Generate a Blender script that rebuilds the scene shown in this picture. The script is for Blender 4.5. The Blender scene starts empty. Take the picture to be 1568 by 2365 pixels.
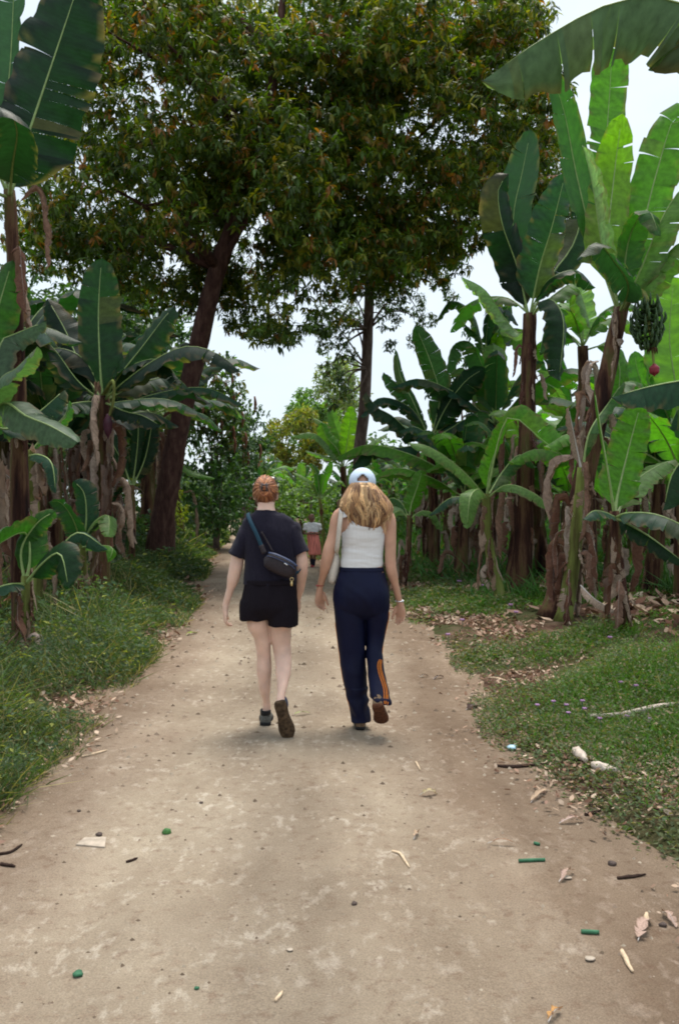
import bpy, math, random
import numpy as np
from mathutils import Vector, Matrix, Quaternion, noise
from mathutils.bvhtree import BVHTree

scene = bpy.context.scene
COL = scene.collection
rnd = random.Random(7)
F, CH, U0, VH = 1971.0, 1.5, 784.0, 1170.0      # focal length in photo pixels, eye height, principal column, horizon row
R = math.radians
V3 = Vector

def W(u, v, Y):
    return Vector(((u - U0) / F * Y, Y, CH - (v - VH) / F * Y))
def GY(v):
    return F * CH / (v - VH)

# ------------------------------------------------------------------ materials
def newmat(name):
    m = bpy.data.materials.new(name); m.use_nodes = True
    nt = m.node_tree; nt.nodes.clear()
    out = nt.nodes.new('ShaderNodeOutputMaterial')
    return m, nt, out
def nd(nt, typ, **kw):
    n = nt.nodes.new(typ)
    for k, v in kw.items():
        if k.startswith('i_'):
            n.inputs[k[2:].replace('_', ' ')].default_value = v
        else:
            setattr(n, k, v)
    return n
def ramp(nt, stops):
    r = nt.nodes.new('ShaderNodeValToRGB')
    e = r.color_ramp.elements
    while len(e) < len(stops): e.new(0.5)
    for k, (p, c) in enumerate(stops):
        e[k].position = p; e[k].color = (c[0], c[1], c[2], 1)
    return r
def mixrgb(nt, fac, a, b, mode='MIX'):
    m = nt.nodes.new('ShaderNodeMix'); m.data_type = 'RGBA'; m.blend_type = mode
    for sock, val in ((m.inputs[0], fac), (m.inputs[6], a), (m.inputs[7], b)):
        if hasattr(val, 'links'): nt.links.new(val, sock)
        elif isinstance(val, (int, float)): sock.default_value = val
        else: sock.default_value = (val[0], val[1], val[2], 1)
    return m.outputs[2]
def simple(name, col, rough=0.7, spec=0.3, nscale=30, namp=0.25, bump=0.2, sheen=0, metal=0, coords='Object', stretch=(1, 1, 1), sss=0, bscale=None):
    m, nt, out = newmat(name)
    b = nd(nt, 'ShaderNodeBsdfPrincipled')
    tc = nd(nt, 'ShaderNodeTexCoord'); mp = nd(nt, 'ShaderNodeMapping'); mp.inputs['Scale'].default_value = stretch
    nt.links.new(tc.outputs[coords], mp.inputs[0])
    n = nd(nt, 'ShaderNodeTexNoise'); n.inputs['Scale'].default_value = nscale; n.inputs['Detail'].default_value = 6
    nt.links.new(mp.outputs[0], n.inputs[0])
    lo = [c * (1 - namp) for c in col]; hi = [min(1, c * (1 + namp)) for c in col]
    r = ramp(nt, [(0.3, lo), (0.7, hi)]); nt.links.new(n.outputs[0], r.inputs[0])
    nt.links.new(r.outputs[0], b.inputs['Base Color'])
    b.inputs['Roughness'].default_value = rough; b.inputs['Specular IOR Level'].default_value = spec
    b.inputs['Metallic'].default_value = metal
    if sheen: b.inputs['Sheen Weight'].default_value = sheen
    if sss:
        b.inputs['Subsurface Weight'].default_value = sss; b.inputs['Subsurface Radius'].default_value = (0.02, 0.008, 0.004)
        b.inputs['Subsurface Scale'].default_value = 0.5
    if bump:
        n2 = nd(nt, 'ShaderNodeTexNoise'); n2.inputs['Scale'].default_value = bscale or nscale * 2; n2.inputs['Detail'].default_value = 5
        nt.links.new(mp.outputs[0], n2.inputs[0])
        bp = nd(nt, 'ShaderNodeBump'); bp.inputs['Strength'].default_value = bump; bp.inputs['Distance'].default_value = 0.02
        nt.links.new(n2.outputs[0], bp.inputs['Height']); nt.links.new(bp.outputs[0], b.inputs['Normal'])
    nt.links.new(b.outputs[0], out.inputs[0])
    return m

def leafmat(name, trans=0.3, rough=0.5, under=None, veins=False, tcol=(1.5, 1.7, 0.35), spec=0.35):
    """vertex colour 'Col' is the leaf's own pigment; underside paler; thin translucent blade"""
    m, nt, out = newmat(name)
    at = nd(nt, 'ShaderNodeAttribute', attribute_name='Col')
    col = at.outputs['Color']
    b = nd(nt, 'ShaderNodeBsdfPrincipled')
    b.inputs['Roughness'].default_value = rough; b.inputs['Specular IOR Level'].default_value = spec
    if veins:
        uv = nd(nt, 'ShaderNodeUVMap'); sp = nd(nt, 'ShaderNodeSeparateXYZ'); nt.links.new(uv.outputs[0], sp.inputs[0])
        w = nd(nt, 'ShaderNodeMath', operation='MULTIPLY'); w.inputs[1].default_value = 330; nt.links.new(sp.outputs[0], w.inputs[0])
        s = nd(nt, 'ShaderNodeMath', operation='SINE'); nt.links.new(w.outputs[0], s.inputs[0])
        n = nd(nt, 'ShaderNodeTexNoise'); n.inputs['Scale'].default_value = 3.5; n.inputs['Detail'].default_value = 5
        cb = nd(nt, 'ShaderNodeCombineXYZ'); m5 = nd(nt, 'ShaderNodeMath', operation='MULTIPLY'); m5.inputs[1].default_value = 9
        nt.links.new(sp.outputs[0], m5.inputs[0]); nt.links.new(m5.outputs[0], cb.inputs[0]); nt.links.new(sp.outputs[1], cb.inputs[1])
        nt.links.new(cb.outputs[0], n.inputs[0])
        mm = nd(nt, 'ShaderNodeMapRange'); mm.inputs[1].default_value = 0.3; mm.inputs[2].default_value = 0.7; mm.inputs[3].default_value = 0.72; mm.inputs[4].default_value = 1.28
        nt.links.new(n.outputs[0], mm.inputs[0])
        col = mixrgb(nt, 1.0, col, mm.outputs[0], 'MULTIPLY')
        ad = nd(nt, 'ShaderNodeMath', operation='MULTIPLY_ADD'); ad.inputs[1].default_value = 0.15
        nt.links.new(s.outputs[0], ad.inputs[0]); nt.links.new(n.outputs[0], ad.inputs[2])
        bp = nd(nt, 'ShaderNodeBump'); bp.inputs['Strength'].default_value = 0.2; bp.inputs['Distance'].default_value = 0.012
        nt.links.new(ad.outputs[0], bp.inputs['Height']); nt.links.new(bp.outputs[0], b.inputs['Normal'])
    base = col
    if under:
        g = nd(nt, 'ShaderNodeNewGeometry')
        f = nd(nt, 'ShaderNodeMath', operation='MULTIPLY'); f.inputs[1].default_value = 0.6
        nt.links.new(g.outputs['Backfacing'], f.inputs[0])
        base = mixrgb(nt, f.outputs[0], col, under)
    nt.links.new(base, b.inputs['Base Color'])
    t = nd(nt, 'ShaderNodeBsdfTranslucent')
    tc = mixrgb(nt, 1.0, col, tcol, 'MULTIPLY'); nt.links.new(tc, t.inputs[0])
    mx = nd(nt, 'ShaderNodeMixShader'); mx.inputs[0].default_value = trans
    nt.links.new(b.outputs[0], mx.inputs[1]); nt.links.new(t.outputs[0], mx.inputs[2])
    nt.links.new(mx.outputs[0], out.inputs[0])
    return m

M = {}
M['banana'] = leafmat('banana_leaf_blade', 0.42, 0.48, under=(0.085, 0.185, 0.085), veins=True, tcol=(1.6, 2.2, 0.6), spec=0.3)
M['midrib'] = simple('banana_midrib', (0.26, 0.36, 0.12), 0.45, 0.4, 20, 0.2, 0.05)
M['dryleaf'] = leafmat('dry_leaf', 0.15, 0.85, under=(0.30, 0.23, 0.19), veins=True, tcol=(1.1, 0.9, 0.6), spec=0.1)
M['treeleaf'] = leafmat('tree_leaf', 0.36, 0.48, tcol=(1.8, 1.9, 0.3), spec=0.4)
M['weed'] = leafmat('weed_leaf', 0.3, 0.6, tcol=(1.6, 1.8, 0.4), spec=0.25)
M['litter'] = leafmat('litter_leaf', 0.1, 0.85, tcol=(1, .8, .6), spec=0.1)

def bark(name, stops, sc=6, stretch=(1, 1, 0.15), bump=0.6, rough=0.9, dist=0.05):
    m, nt, out = newmat(name)
    b = nd(nt, 'ShaderNodeBsdfPrincipled'); b.inputs['Roughness'].default_value = rough; b.inputs['Specular IOR Level'].default_value = 0.15
    tc = nd(nt, 'ShaderNodeTexCoord'); mp = nd(nt, 'ShaderNodeMapping'); mp.inputs['Scale'].default_value = stretch
    nt.links.new(tc.outputs['Object'], mp.inputs[0])
    n = nd(nt, 'ShaderNodeTexNoise'); n.inputs['Scale'].default_value = sc; n.inputs['Detail'].default_value = 8; n.inputs['Roughness'].default_value = 0.65
    oi = nd(nt, 'ShaderNodeObjectInfo'); va = nd(nt, 'ShaderNodeVectorMath', operation='ADD')
    nt.links.new(mp.outputs[0], va.inputs[0]); nt.links.new(oi.outputs['Random'], va.inputs[1])
    nt.links.new(va.outputs[0], n.inputs[0])
    r = ramp(nt, stops); nt.links.new(n.outputs[0], r.inputs[0])
    nt.links.new(r.outputs[0], b.inputs['Base Color'])
    bp = nd(nt, 'ShaderNodeBump'); bp.inputs['Strength'].default_value = bump; bp.inputs['Distance'].default_value = dist
    nt.links.new(n.outputs[0], bp.inputs['Height']); nt.links.new(bp.outputs[0], b.inputs['Normal'])
    nt.links.new(b.outputs[0], out.inputs[0])
    return m
M['pseudo'] = bark('banana_stem_sheath', [(0.33, (0.014, 0.007, 0.007)), (0.45, (0.050, 0.021, 0.015)), (0.54, (0.13, 0.072, 0.04)), (0.60, (0.085, 0.078, 0.024)), (0.70, (0.29, 0.205, 0.14))], 7, (1, 1, 0.12))
M['pseudog'] = bark('green_banana_stem_sheath', [(0.32, (0.05, 0.03, 0.015)), (0.45, (0.12, 0.13, 0.035)), (0.58, (0.20, 0.24, 0.06)), (0.72, (0.30, 0.20, 0.13))], 6, (1, 1, 0.12))
M['bark1'] = bark('dark_red_brown_bark', [(0.3, (0.035, 0.017, 0.014)), (0.5, (0.085, 0.042, 0.034)), (0.7, (0.15, 0.085, 0.065))], 9, (1, 1, 0.3), 0.9)
M['bark2'] = bark('grey_brown_bark', [(0.3, (0.06, 0.04, 0.035)), (0.5, (0.15, 0.105, 0.09)), (0.7, (0.26, 0.20, 0.17))], 9, (1, 1, 0.35), 0.9)

# ------------------------------------------------------------------ linking helpers
ORG = {}
def tag(o, label=None, cat=None, group=None, kind=None):
    if label: o['label'] = label
    if cat: o['category'] = cat
    if group: o['group'] = group
    if kind: o['kind'] = kind
    return o
def empty(name, loc):
    o = bpy.data.objects.new(name, None); COL.objects.link(o); o.location = loc; o.empty_display_size = 0.2
    ORG[o.name] = Vector(loc); return o
def link_mesh(name, me, mats, parent=None, org=None, shift=True):
    """mesh vertices are given in world space; they are moved to the thing's own origin"""
    o = bpy.data.objects.new(name, me); COL.objects.link(o)
    if parent is not None: org = ORG[parent.name]
    if org is None: org = Vector((0, 0, 0))
    org = Vector(org)
    if shift and org.length > 0: me.transform(Matrix.Translation(-org))
    if parent is not None: o.parent = parent
    else: o.location = org
    ORG[o.name] = org.copy()
    if not isinstance(mats, (list, tuple)): mats = [mats]
    if not me.materials:
        for m in mats: me.materials.append(m)
    return o
def mesh_from(name, verts, faces, smooth=True, cols=None, uvs=None, midx=None):
    me = bpy.data.meshes.new(name)
    me.from_pydata([tuple(v) for v in verts], [], faces)
    if smooth: me.polygons.foreach_set('use_smooth', [True] * len(faces))
    if cols is not None:
        a = me.color_attributes.new('Col', 'FLOAT_COLOR', 'POINT')
        c = np.ones((len(verts), 4), np.float32); c[:, :3] = np.array(cols, np.float32)
        a.data.foreach_set('color', c.ravel())
    if uvs is not None:
        ul = me.uv_layers.new(name='UVMap')
        li = np.empty(len(me.loops), np.int32); me.loops.foreach_get('vertex_index', li)
        ul.data.foreach_set('uv', np.array(uvs, np.float32)[li].ravel())
    if midx is not None: me.polygons.foreach_set('material_index', midx)
    me.update(); return me
def mesh_np(name, verts, faces, cols=None, smooth=False):
    """fast path: verts (N,3), faces (M,k) with one k"""
    me = bpy.data.meshes.new(name)
    nv, (nf, k) = len(verts), faces.shape
    me.vertices.add(nv); me.vertices.foreach_set('co', np.ascontiguousarray(verts, np.float32).ravel())
    me.loops.add(nf * k); me.loops.foreach_set('vertex_index', np.ascontiguousarray(faces, np.int32).ravel())
    me.polygons.add(nf); me.polygons.foreach_set('loop_start', np.arange(0, nf * k, k, dtype=np.int32))
    me.polygons.foreach_set('use_smooth', np.full(nf, smooth))
    me.update(calc_edges=True)
    if cols is not None:
        a = me.color_attributes.new('Col', 'FLOAT_COLOR', 'POINT')
        c = np.ones((nv, 4), np.float32); c[:, :3] = cols
        a.data.foreach_set('color', c.ravel())
    return me
def nrm(a):
    return a / np.maximum(np.linalg.norm(a, axis=1, keepdims=True), 1e-9)
def leaves_np(name, P, D, N, L, Wd, cols, bend=0.25, rhomb=False, colvar=None):
    """P base, D direction, N upper normal (all (n,3)), L length, Wd width, cols (n,3)"""
    P = np.asarray(P, float); D = nrm(np.asarray(D, float)); N = np.asarray(N, float)
    N = nrm(N - (N * D).sum(1, keepdims=True) * D); S = np.cross(D, N)
    L = np.asarray(L, float)[:, None]; Wd = np.asarray(Wd, float)[:, None]
    n = len(P)
    if rhomb:
        mid = P + D * L * 0.45 + N * L * 0.05
        tip = P + D * L - N * L * bend
        vs = np.stack([P, mid + S * Wd * .5, tip, mid - S * Wd * .5], 1).reshape(-1, 3)
        f = np.arange(n * 4).reshape(n, 4); k = 4
    else:
        a = P + D * L * 0.33 + N * L * 0.04; b = P + D * L * 0.70 - N * L * bend * .35
        tip = P + D * L - N * L * bend
        up = N * Wd * .12
        vs = np.stack([P, a + S * Wd * .5 + up, a - S * Wd * .5 + up, b + S * Wd * .42 + up, b - S * Wd * .42 + up, tip], 1).reshape(-1, 3)
        base = (np.arange(n) * 6)[:, None]
        f = np.concatenate([base + np.array([[0, 1, 2]]), base + np.array([[1, 3, 2]]), base + np.array([[2, 3, 4]]), base + np.array([[3, 5, 4]])], 0); k = 6
    c = np.repeat(np.asarray(cols, np.float32), k, 0)
    return mesh_np(name, vs, f, c)

# ------------------------------------------------------------------ curves and lofts
def catmull(pts, n):
    pts = [Vector(p) for p in pts]
    if len(pts) == 2: return [pts[0].lerp(pts[1], i / n) for i in range(n + 1)]
    q = [pts[0] * 2 - pts[1]] + pts + [pts[-1] * 2 - pts[-2]]
    dense = []
    for i in range(1, len(q) - 2):
        for j in range(16):
            t = j / 16
            a, b, c, d = q[i - 1], q[i], q[i + 1], q[i + 2]
            dense.append(0.5 * ((2 * b) + (c - a) * t + (2 * a - 5 * b + 4 * c - d) * t * t + (3 * b - a - 3 * c + d) * t ** 3))
    dense.append(pts[-1])
    ln = [0]
    for i in range(1, len(dense)): ln.append(ln[-1] + (dense[i] - dense[i - 1]).length)
    out = []; k = 0
    for i in range(n + 1):
        s = ln[-1] * i / n
        while k < len(ln) - 2 and ln[k + 1] < s: k += 1
        t = (s - ln[k]) / max(1e-9, ln[k + 1] - ln[k])
        out.append(dense[k].lerp(dense[k + 1], min(1, t)))
    return out
def interp(vals, t):
    x = t * (len(vals) - 1); i = min(int(x), len(vals) - 2); f = x - i
    f = f * f * (3 - 2 * f) if len(vals) > 2 else f
    return vals[i] * (1 - f) + vals[i + 1] * f
def frames(sp, hint):
    T = []
    for i in range(len(sp)):
        a = sp[max(0, i - 1)]; b = sp[min(len(sp) - 1, i + 1)]
        d = b - a; T.append(d.normalized() if d.length > 1e-9 else Vector((0, 0, 1)))
    N = hint - hint.dot(T[0]) * T[0]
    if N.length < 1e-4: N = Vector((0.3, 1, 0.1)); N -= N.dot(T[0]) * T[0]
    N.normalize(); Ns = [N]
    for i in range(1, len(sp)):
        q = T[i - 1].rotation_difference(T[i]); N = q @ N
        N = (N - N.dot(T[i]) * T[i]).normalized(); Ns.append(N)
    return T, Ns, [T[i].cross(Ns[i]) for i in range(len(sp))]
class Geo:
    def __init__(s): s.v = []; s.f = []; s.c = []; s.uv = []; s.m = []
    def rings(s, rs, cap=True, col=(1, 1, 1), mi=0):
        n = len(rs[0]); b = len(s.v)
        for r in rs: s.v += [Vector(p) for p in r]
        s.c += [col] * (n * len(rs)); s.uv += [(0, 0)] * (n * len(rs))
        for i in range(len(rs) - 1):
            for j in range(n):
                k = (j + 1) % n
                s.f.append((b + i * n + j, b + i * n + k, b + (i + 1) * n + k, b + (i + 1) * n + j)); s.m.append(mi)
        if cap:
            s.f.append(tuple(b + j for j in range(n))[::-1]); s.f.append(tuple(b + (len(rs) - 1) * n + j for j in range(n))); s.m += [mi, mi]
    def tube(s, pts, radii, seg=10, n=None, hint=Vector((0, 1, 0)), flat=1.0, col=(1, 1, 1), mi=0, wob=0):
        n = n or max(2, (len(pts) - 1) * 5)
        sp = catmull(pts, n); T, N, B = frames(sp, hint)
        rs = []
        for i, p in enumerate(sp):
            r = interp(radii, i / n)
            ring = []
            for j in range(seg):
                a = 2 * math.pi * j / seg
                k = 1 + (wob * (noise.noise(Vector((math.cos(a) * 1.5, math.sin(a) * 1.5, i * .35)) + p) if wob else 0))
                ring.append(p + (B[i] * math.cos(a) * r + N[i] * math.sin(a) * r * flat) * k)
            rs.append(ring)
        s.rings(rs, True, col, mi); return s
    def ball(s, c, rx, ry, rz, seg=14, rot=None, col=(1, 1, 1), mi=0):
        rs = []; k = seg // 2 + 1
        for i in range(1, k):
            th = math.pi * i / k
            ring = []
            for j in range(seg):
                a = 2 * math.pi * j / seg
                p = Vector((rx * math.sin(th) * math.cos(a), ry * math.sin(th) * math.sin(a), -rz * math.cos(th)))
                if rot: p = rot @ p
                ring.append(Vector(c) + p)
            rs.append(ring)
        s.rings(rs, True, col, mi); return s
    def box(s, c, hx, hy, hz, rot=None, mi=0, taper=1.0):
        c = Vector(c); rs = []
        for z, k in ((-hz, 1), (hz, taper)):
            ring = []
            for x, y in ((-1, -1), (1, -1), (1, 1), (-1, 1)):
                p = Vector((x * hx * k, y * hy * k, z)); ring.append(c + (rot @ p if rot else p))
            rs.append(ring)
        s.rings(rs, True, (1, 1, 1), mi); return s
    def ribbon(s, pts, wid, hint, thick=0.003, mi=0, n=None):
        n = n or (len(pts) - 1) * 5
        sp = catmull(pts, n); T, N, B = frames(sp, hint)
        rs = []
        for i, p in enumerate(sp):
            w = (wid if isinstance(wid, (int, float)) else interp(wid, i / n)) / 2
            rs.append([p - B[i] * w - N[i] * thick / 2, p + B[i] * w - N[i] * thick / 2, p + B[i] * w + N[i] * thick / 2, p - B[i] * w + N[i] * thick / 2])
        s.rings(rs, True, (1, 1, 1), mi); return s
    def mesh(s, name, smooth=True):
        return mesh_from(name, s.v, s.f, smooth, s.c, s.uv, s.m)
    def obj(s, name, mats, parent=None, org=None, smooth=True):
        return link_mesh(name, s.mesh(name, smooth), mats, parent, org)
def fuse(geo, name, voxel=0.006, smooth=4, mod=None):
    """melt the closed volumes of geo into ONE continuous surface"""
    me = mesh_from(name + '_v', geo.v, geo.f, False)
    o = bpy.data.objects.new(name + '_v', me); COL.objects.link(o)
    r = o.modifiers.new('r', 'REMESH'); r.mode = 'VOXEL'; r.voxel_size = voxel; r.adaptivity = 0
    if smooth:
        sm = o.modifiers.new('s', 'SMOOTH'); sm.iterations = smooth; sm.factor = 0.5
    dg = bpy.context.evaluated_depsgraph_get()
    me2 = bpy.data.meshes.new_from_object(o.evaluated_get(dg)); me2.name = name
    bpy.data.objects.remove(o); bpy.data.meshes.remove(me)
    if mod:
        ns = [v.normal.copy() for v in me2.vertices]
        for v, nn in zip(me2.vertices, ns): v.co = v.co + nn * mod(v.co, nn)
    me2.polygons.foreach_set('use_smooth', [True] * len(me2.polygons)); me2.update()
    return me2
def fb(p, o=3):
    return noise.fractal(p, 1.0, 2.0, o)
# ================================================================== GROUND, ROAD, SKY
LE = [(-20, -2.0), (2, -1.86), (4.48, -1.80), (5.19, -1.74), (7.58, -1.92), (9.86, -2.04), (12.85, -2.26), (17.4, -2.9), (24.6, -3.8), (45, -5.9), (75, -11), (98, -17), (130, -27)]
RE = [(-20, 1.9), (2, 1.62), (3.6, 1.42), (4.1, 1.27), (5.58, 1.07), (6.87, 1.17), (8.96, 1.25), (11.8, 1.0), (16.4, .8), (22.7, -.3), (32.8, -2.0), (45, -3.5), (75, -8.4), (98, -14), (130, -23)]
LEa, REa = np.array(LE), np.array(RE)
def xl(y): return np.interp(y, LEa[:, 0], LEa[:, 1])
def xr(y): return np.interp(y, REa[:, 0], REa[:, 1])
def sstep(x): x = np.clip(x, 0, 1); return x * x * (3 - 2 * x)
_rs = np.random.RandomState(11)
_K = [(_rs.uniform(-1, 1, 2) * s, _rs.uniform(0, 6.28)) for s in (0.35, 0.6, 1.1, 1.7, 2.6, 4.2, 6.5, 9.5, 14, 19) for _ in range(3)]
def wav(x, y, lo=0, hi=30):
    r = 0
    for (k, ph) in _K[lo:hi]:
        r = r + np.sin(k[0] * x + k[1] * y + ph) / (1 + np.hypot(*k)) ** 0.8
    return r * 0.35
def gz(x, y):
    x = np.asarray(x, float); y = np.asarray(y, float)
    dl = xl(y) - x; dr = x - xr(y)
    d = np.maximum(dl, dr)
    h = -0.045 + 0.075 * sstep((d + 0.25) / 0.5) + 0.05 * wav(x, y, 6, 24) * sstep((d + .3) / .6) + 0.018 * wav(x * 3, y * 3, 12, 30)
    h = h + 0.16 * sstep((dl - .3) / 2.6) + 0.09 * sstep((dr - .3) / 1.5) + 0.10 * sstep((dr - 1.2) / 1.6) * np.exp(-((y - 12) / 4.0) ** 2)
    h = h + 0.25 * wav(x * .25, y * .25, 0, 12) * sstep((d - 3) / 10)
    return h
def pz(x, y):
    t = (x - xl(y)) / (xr(y) - xl(y))
    return 0.014 * wav(x, y, 0, 18) + 0.007 * wav(x * 2.5, y * 2.5, 12, 30) - .016 * np.exp(-((t - .27 + .02 * np.sin(y * .7)) / .07) ** 2) - .016 * np.exp(-((t - .72 + .02 * np.sin(y * .6 + 1)) / .07) ** 2)
def sheet(name, dls, rows, zf, mat, both=True):
    P = []; ny = len(rows)
    for y in rows:
        a, b = float(xl(y)), float(xr(y)); w = (b - a) / 2
        xs = [a - d for d in dls[::-1]] + [b + d for d in dls] if both else None
        if not both: xs = [a - .4 + (b - a + .8) * t for t in dls]
        P.append([(x, y) for x in xs])
    P = np.array(P); X, Y = P[..., 0], P[..., 1]; Z = zf(X, Y)
    nx = P.shape[1]; v = np.stack([X, Y, Z], -1).reshape(-1, 3)
    i, j = np.meshgrid(np.arange(ny - 1), np.arange(nx - 1), indexing='ij'); a = (i * nx + j).ravel()
    f = np.stack([a, a + 1, a + nx + 1, a + nx], 1)
    T_ = (X - xl(Y)) / (xr(Y) - xl(Y)); cc = np.stack([T_, T_, T_], -1).reshape(-1, 3)
    return link_mesh(name, mesh_np(name, v, f, None if both else cc, True), mat)
rows = list(np.linspace(-30, 1.4, 40)) + list(np.geomspace(1.5, 120, 620)) + [150, 200, 300, 450, 700, 1100, 1800]
dl_ = [-0.55, -.45, -.36] + list(np.arange(-.30, 1.0, .045)) + list(np.geomspace(1.05, 12, 34)) + [15, 20, 28, 40, 60, 90, 150, 250, 500, 1000, 1800]

def groundmat(name, kind):
    m, nt, out = newmat(name)
    b = nd(nt, 'ShaderNodeBsdfPrincipled'); b.inputs['Roughness'].default_value = 0.95; b.inputs['Specular IOR Level'].default_value = 0.1
    tc = nd(nt, 'ShaderNodeTexCoord')
    def N(sc, det=6, rough=.6, stretch=None):
        n = nd(nt, 'ShaderNodeTexNoise'); n.inputs['Scale'].default_value = sc; n.inputs['Detail'].default_value = det; n.inputs['Roughness'].default_value = rough
        if stretch:
            mp = nd(nt, 'ShaderNodeMapping'); mp.inputs['Scale'].default_value = stretch; nt.links.new(tc.outputs['Object'], mp.inputs[0]); nt.links.new(mp.outputs[0], n.inputs[0])
        else: nt.links.new(tc.outputs['Object'], n.inputs[0])
        return n.outputs[0]
    if kind == 'road':
        big = ramp(nt, [(0.30, (0.26, 0.203, 0.150)), (0.5, (0.34, 0.275, 0.208)), (0.68, (0.42, 0.352, 0.27))])
        nt.links.new(N(1.1, 7, .62, (1, .6, 1)), big.inputs[0])
        # pale worn stones set in the packed earth
        st = ramp(nt, [(0.53, (0, 0, 0)), (0.64, (.8, .8, .8))]); nt.links.new(N(19, 5, .62, (1, .6, 1)), st.inputs[0])
        sm = ramp(nt, [(0.40, (.05, .05, .05)), (0.60, (.8, .8, .8))]); nt.links.new(N(2.3, 4), sm.inputs[0])
        fm = mixrgb(nt, 1.0, st.outputs[0], sm.outputs[0], 'MULTIPLY')
        c1 = mixrgb(nt, fm, big.outputs[0], (0.56, 0.49, 0.41))
        dk = ramp(nt, [(0.54, (0, 0, 0)), (0.70, (.75, .75, .75))]); nt.links.new(N(17, 6, .65), dk.inputs[0])
        c2 = mixrgb(nt, dk.outputs[0], c1, (0.235, 0.165, 0.12))
        gr = ramp(nt, [(0.3, (.72, .72, .72)), (.7, (1.25, 1.25, 1.25))]); nt.links.new(N(160, 3, .7), gr.inputs[0])
        c3 = mixrgb(nt, 1.0, c2, gr.outputs[0], 'MULTIPLY')
        # long faint wheel-worn streaks along the road
        ws = ramp(nt, [(0.35, (.82, .80, .79)), (.65, (1.13, 1.13, 1.13))]); nt.links.new(N(1.6, 3, .5, (1, .12, 1)), ws.inputs[0])
        c4 = mixrgb(nt, 1.0, c3, ws.outputs[0], 'MULTIPLY')
        # redder loose earth at both margins, paler wheel-packed bands (vertex value = place across the road)
        at = nd(nt, 'ShaderNodeAttribute', attribute_name='Col'); sx = nd(nt, 'ShaderNodeSeparateXYZ'); nt.links.new(at.outputs['Vector'], sx.inputs[0])
        wob = nd(nt, 'ShaderNodeMath', operation='MULTIPLY_ADD'); wob.inputs[1].default_value = .34; nt.links.new(N(1.3, 5), wob.inputs[0]); nt.links.new(sx.outputs[0], wob.inputs[2])
        e = ramp(nt, [(0.0 + .17, (0.66, 0.57, 0.52)), (.15 + .17, (.88, .82, .79)), (.30 + .17, (1.1, 1.09, 1.06)), (.48 + .17, (.94, .93, .91)), (.66 + .17, (1.06, 1.03, .99)), (.80 + .17, (.88, .82, .78)), (1.0, (.76, .68, .63))])
        nt.links.new(wob.outputs[0], e.inputs[0]); c4 = mixrgb(nt, 1.0, c4, e.outputs[0], 'MULTIPLY')
        bd, bs = 0.03, 0.8; hn = N(30, 9, .75)
    else:
        big = ramp(nt, [(0.34, (0.055, 0.03, 0.02)), (0.48, (0.115, 0.066, 0.044)), (0.60, (0.19, 0.12, 0.085)), (0.72, (0.27, 0.18, 0.135))])
        nt.links.new(N(3.5, 9, .7), big.inputs[0])
        gm = ramp(nt, [(0.42, (0, 0, 0)), (0.58, (.75, .75, .75))]); nt.links.new(N(1.1, 5), gm.inputs[0])
        c1 = mixrgb(nt, gm.outputs[0], big.outputs[0], (0.05, 0.075, 0.022))
        gr = ramp(nt, [(0.3, (.6, .6, .6)), (.7, (1.4, 1.4, 1.4))]); nt.links.new(N(60, 4, .7), gr.inputs[0])
        c4 = mixrgb(nt, 1.0, c1, gr.outputs[0], 'MULTIPLY')
        bd, bs = 0.05, 0.8; hn = N(26, 8, .7)
    bp = nd(nt, 'ShaderNodeBump'); bp.inputs['Strength'].default_value = bs; bp.inputs['Distance'].default_value = bd
    nt.links.new(hn, bp.inputs['Height']); nt.links.new(bp.outputs[0], b.inputs['Normal'])
    nt.links.new(c4, b.inputs['Base Color']); nt.links.new(b.outputs[0], out.inputs[0])
    return m
M['ground'] = groundmat('ground_soil', 'soil'); M['road'] = groundmat('packed_dirt', 'road')
tag(sheet('ground', dl_, rows, gz, M['ground']), kind='structure')
prow = list(np.linspace(-30, 1.4, 40)) + list(np.geomspace(1.5, 130, 560))
tag(sheet('dirt_road', list(np.linspace(0, 1, 90)), prow, pz, M['road'], both=False), kind='structure')

def surf(x, y):
    return float(max(gz(x, y), pz(x, y) if xl(y) - .4 < x < xr(y) + .4 else -9))
def G(u, v):
    Y = GY(v); x = (u - U0) / F * Y
    return Vector((x, Y, surf(x, Y)))

# sky: Nishita, seen through a bright layer of thin cloud
w = bpy.data.worlds.new("World"); scene.world = w; w.use_nodes = True
nt = w.node_tree; nt.nodes.clear()
SUN_EL, SUN_AZ = R(72), R(10)
so = nd(nt, 'ShaderNodeOutputWorld'); bg = nd(nt, 'ShaderNodeBackground'); bg.inputs[1].default_value = 0.1
sk = nd(nt, 'ShaderNodeTexSky'); sk.sky_type = 'NISHITA'; sk.sun_disc = False; sk.sun_elevation = SUN_EL; sk.sun_rotation = SUN_AZ; sk.air_density = 1.0; sk.dust_density = 2.0
tc = nd(nt, 'ShaderNodeTexCoord'); mp = nd(nt, 'ShaderNodeMapping'); mp.inputs['Scale'].default_value = (1, 1, 2.2)
nt.links.new(tc.outputs['Generated'], mp.inputs[0])
n = nd(nt, 'ShaderNodeTexNoise'); n.inputs['Scale'].default_value = 2.2; n.inputs['Detail'].default_value = 5; n.inputs['Roughness'].default_value = .55
nt.links.new(mp.outputs[0], n.inputs[0])
r = ramp(nt, [(0.35, (.70, .70, .70)), (0.62, (.97, .97, .97))]); nt.links.new(n.outputs[0], r.inputs[0])
nt.links.new(mixrgb(nt, r.outputs[0], sk.outputs[0], (7.4, 8.3, 9.0)), bg.inputs[0]); nt.links.new(bg.outputs[0], so.inputs[0])
sl = bpy.data.lights.new('sun', 'SUN'); sl.energy = 3.1; sl.angle = R(28); sl.color = (1, .95, .87)
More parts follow.
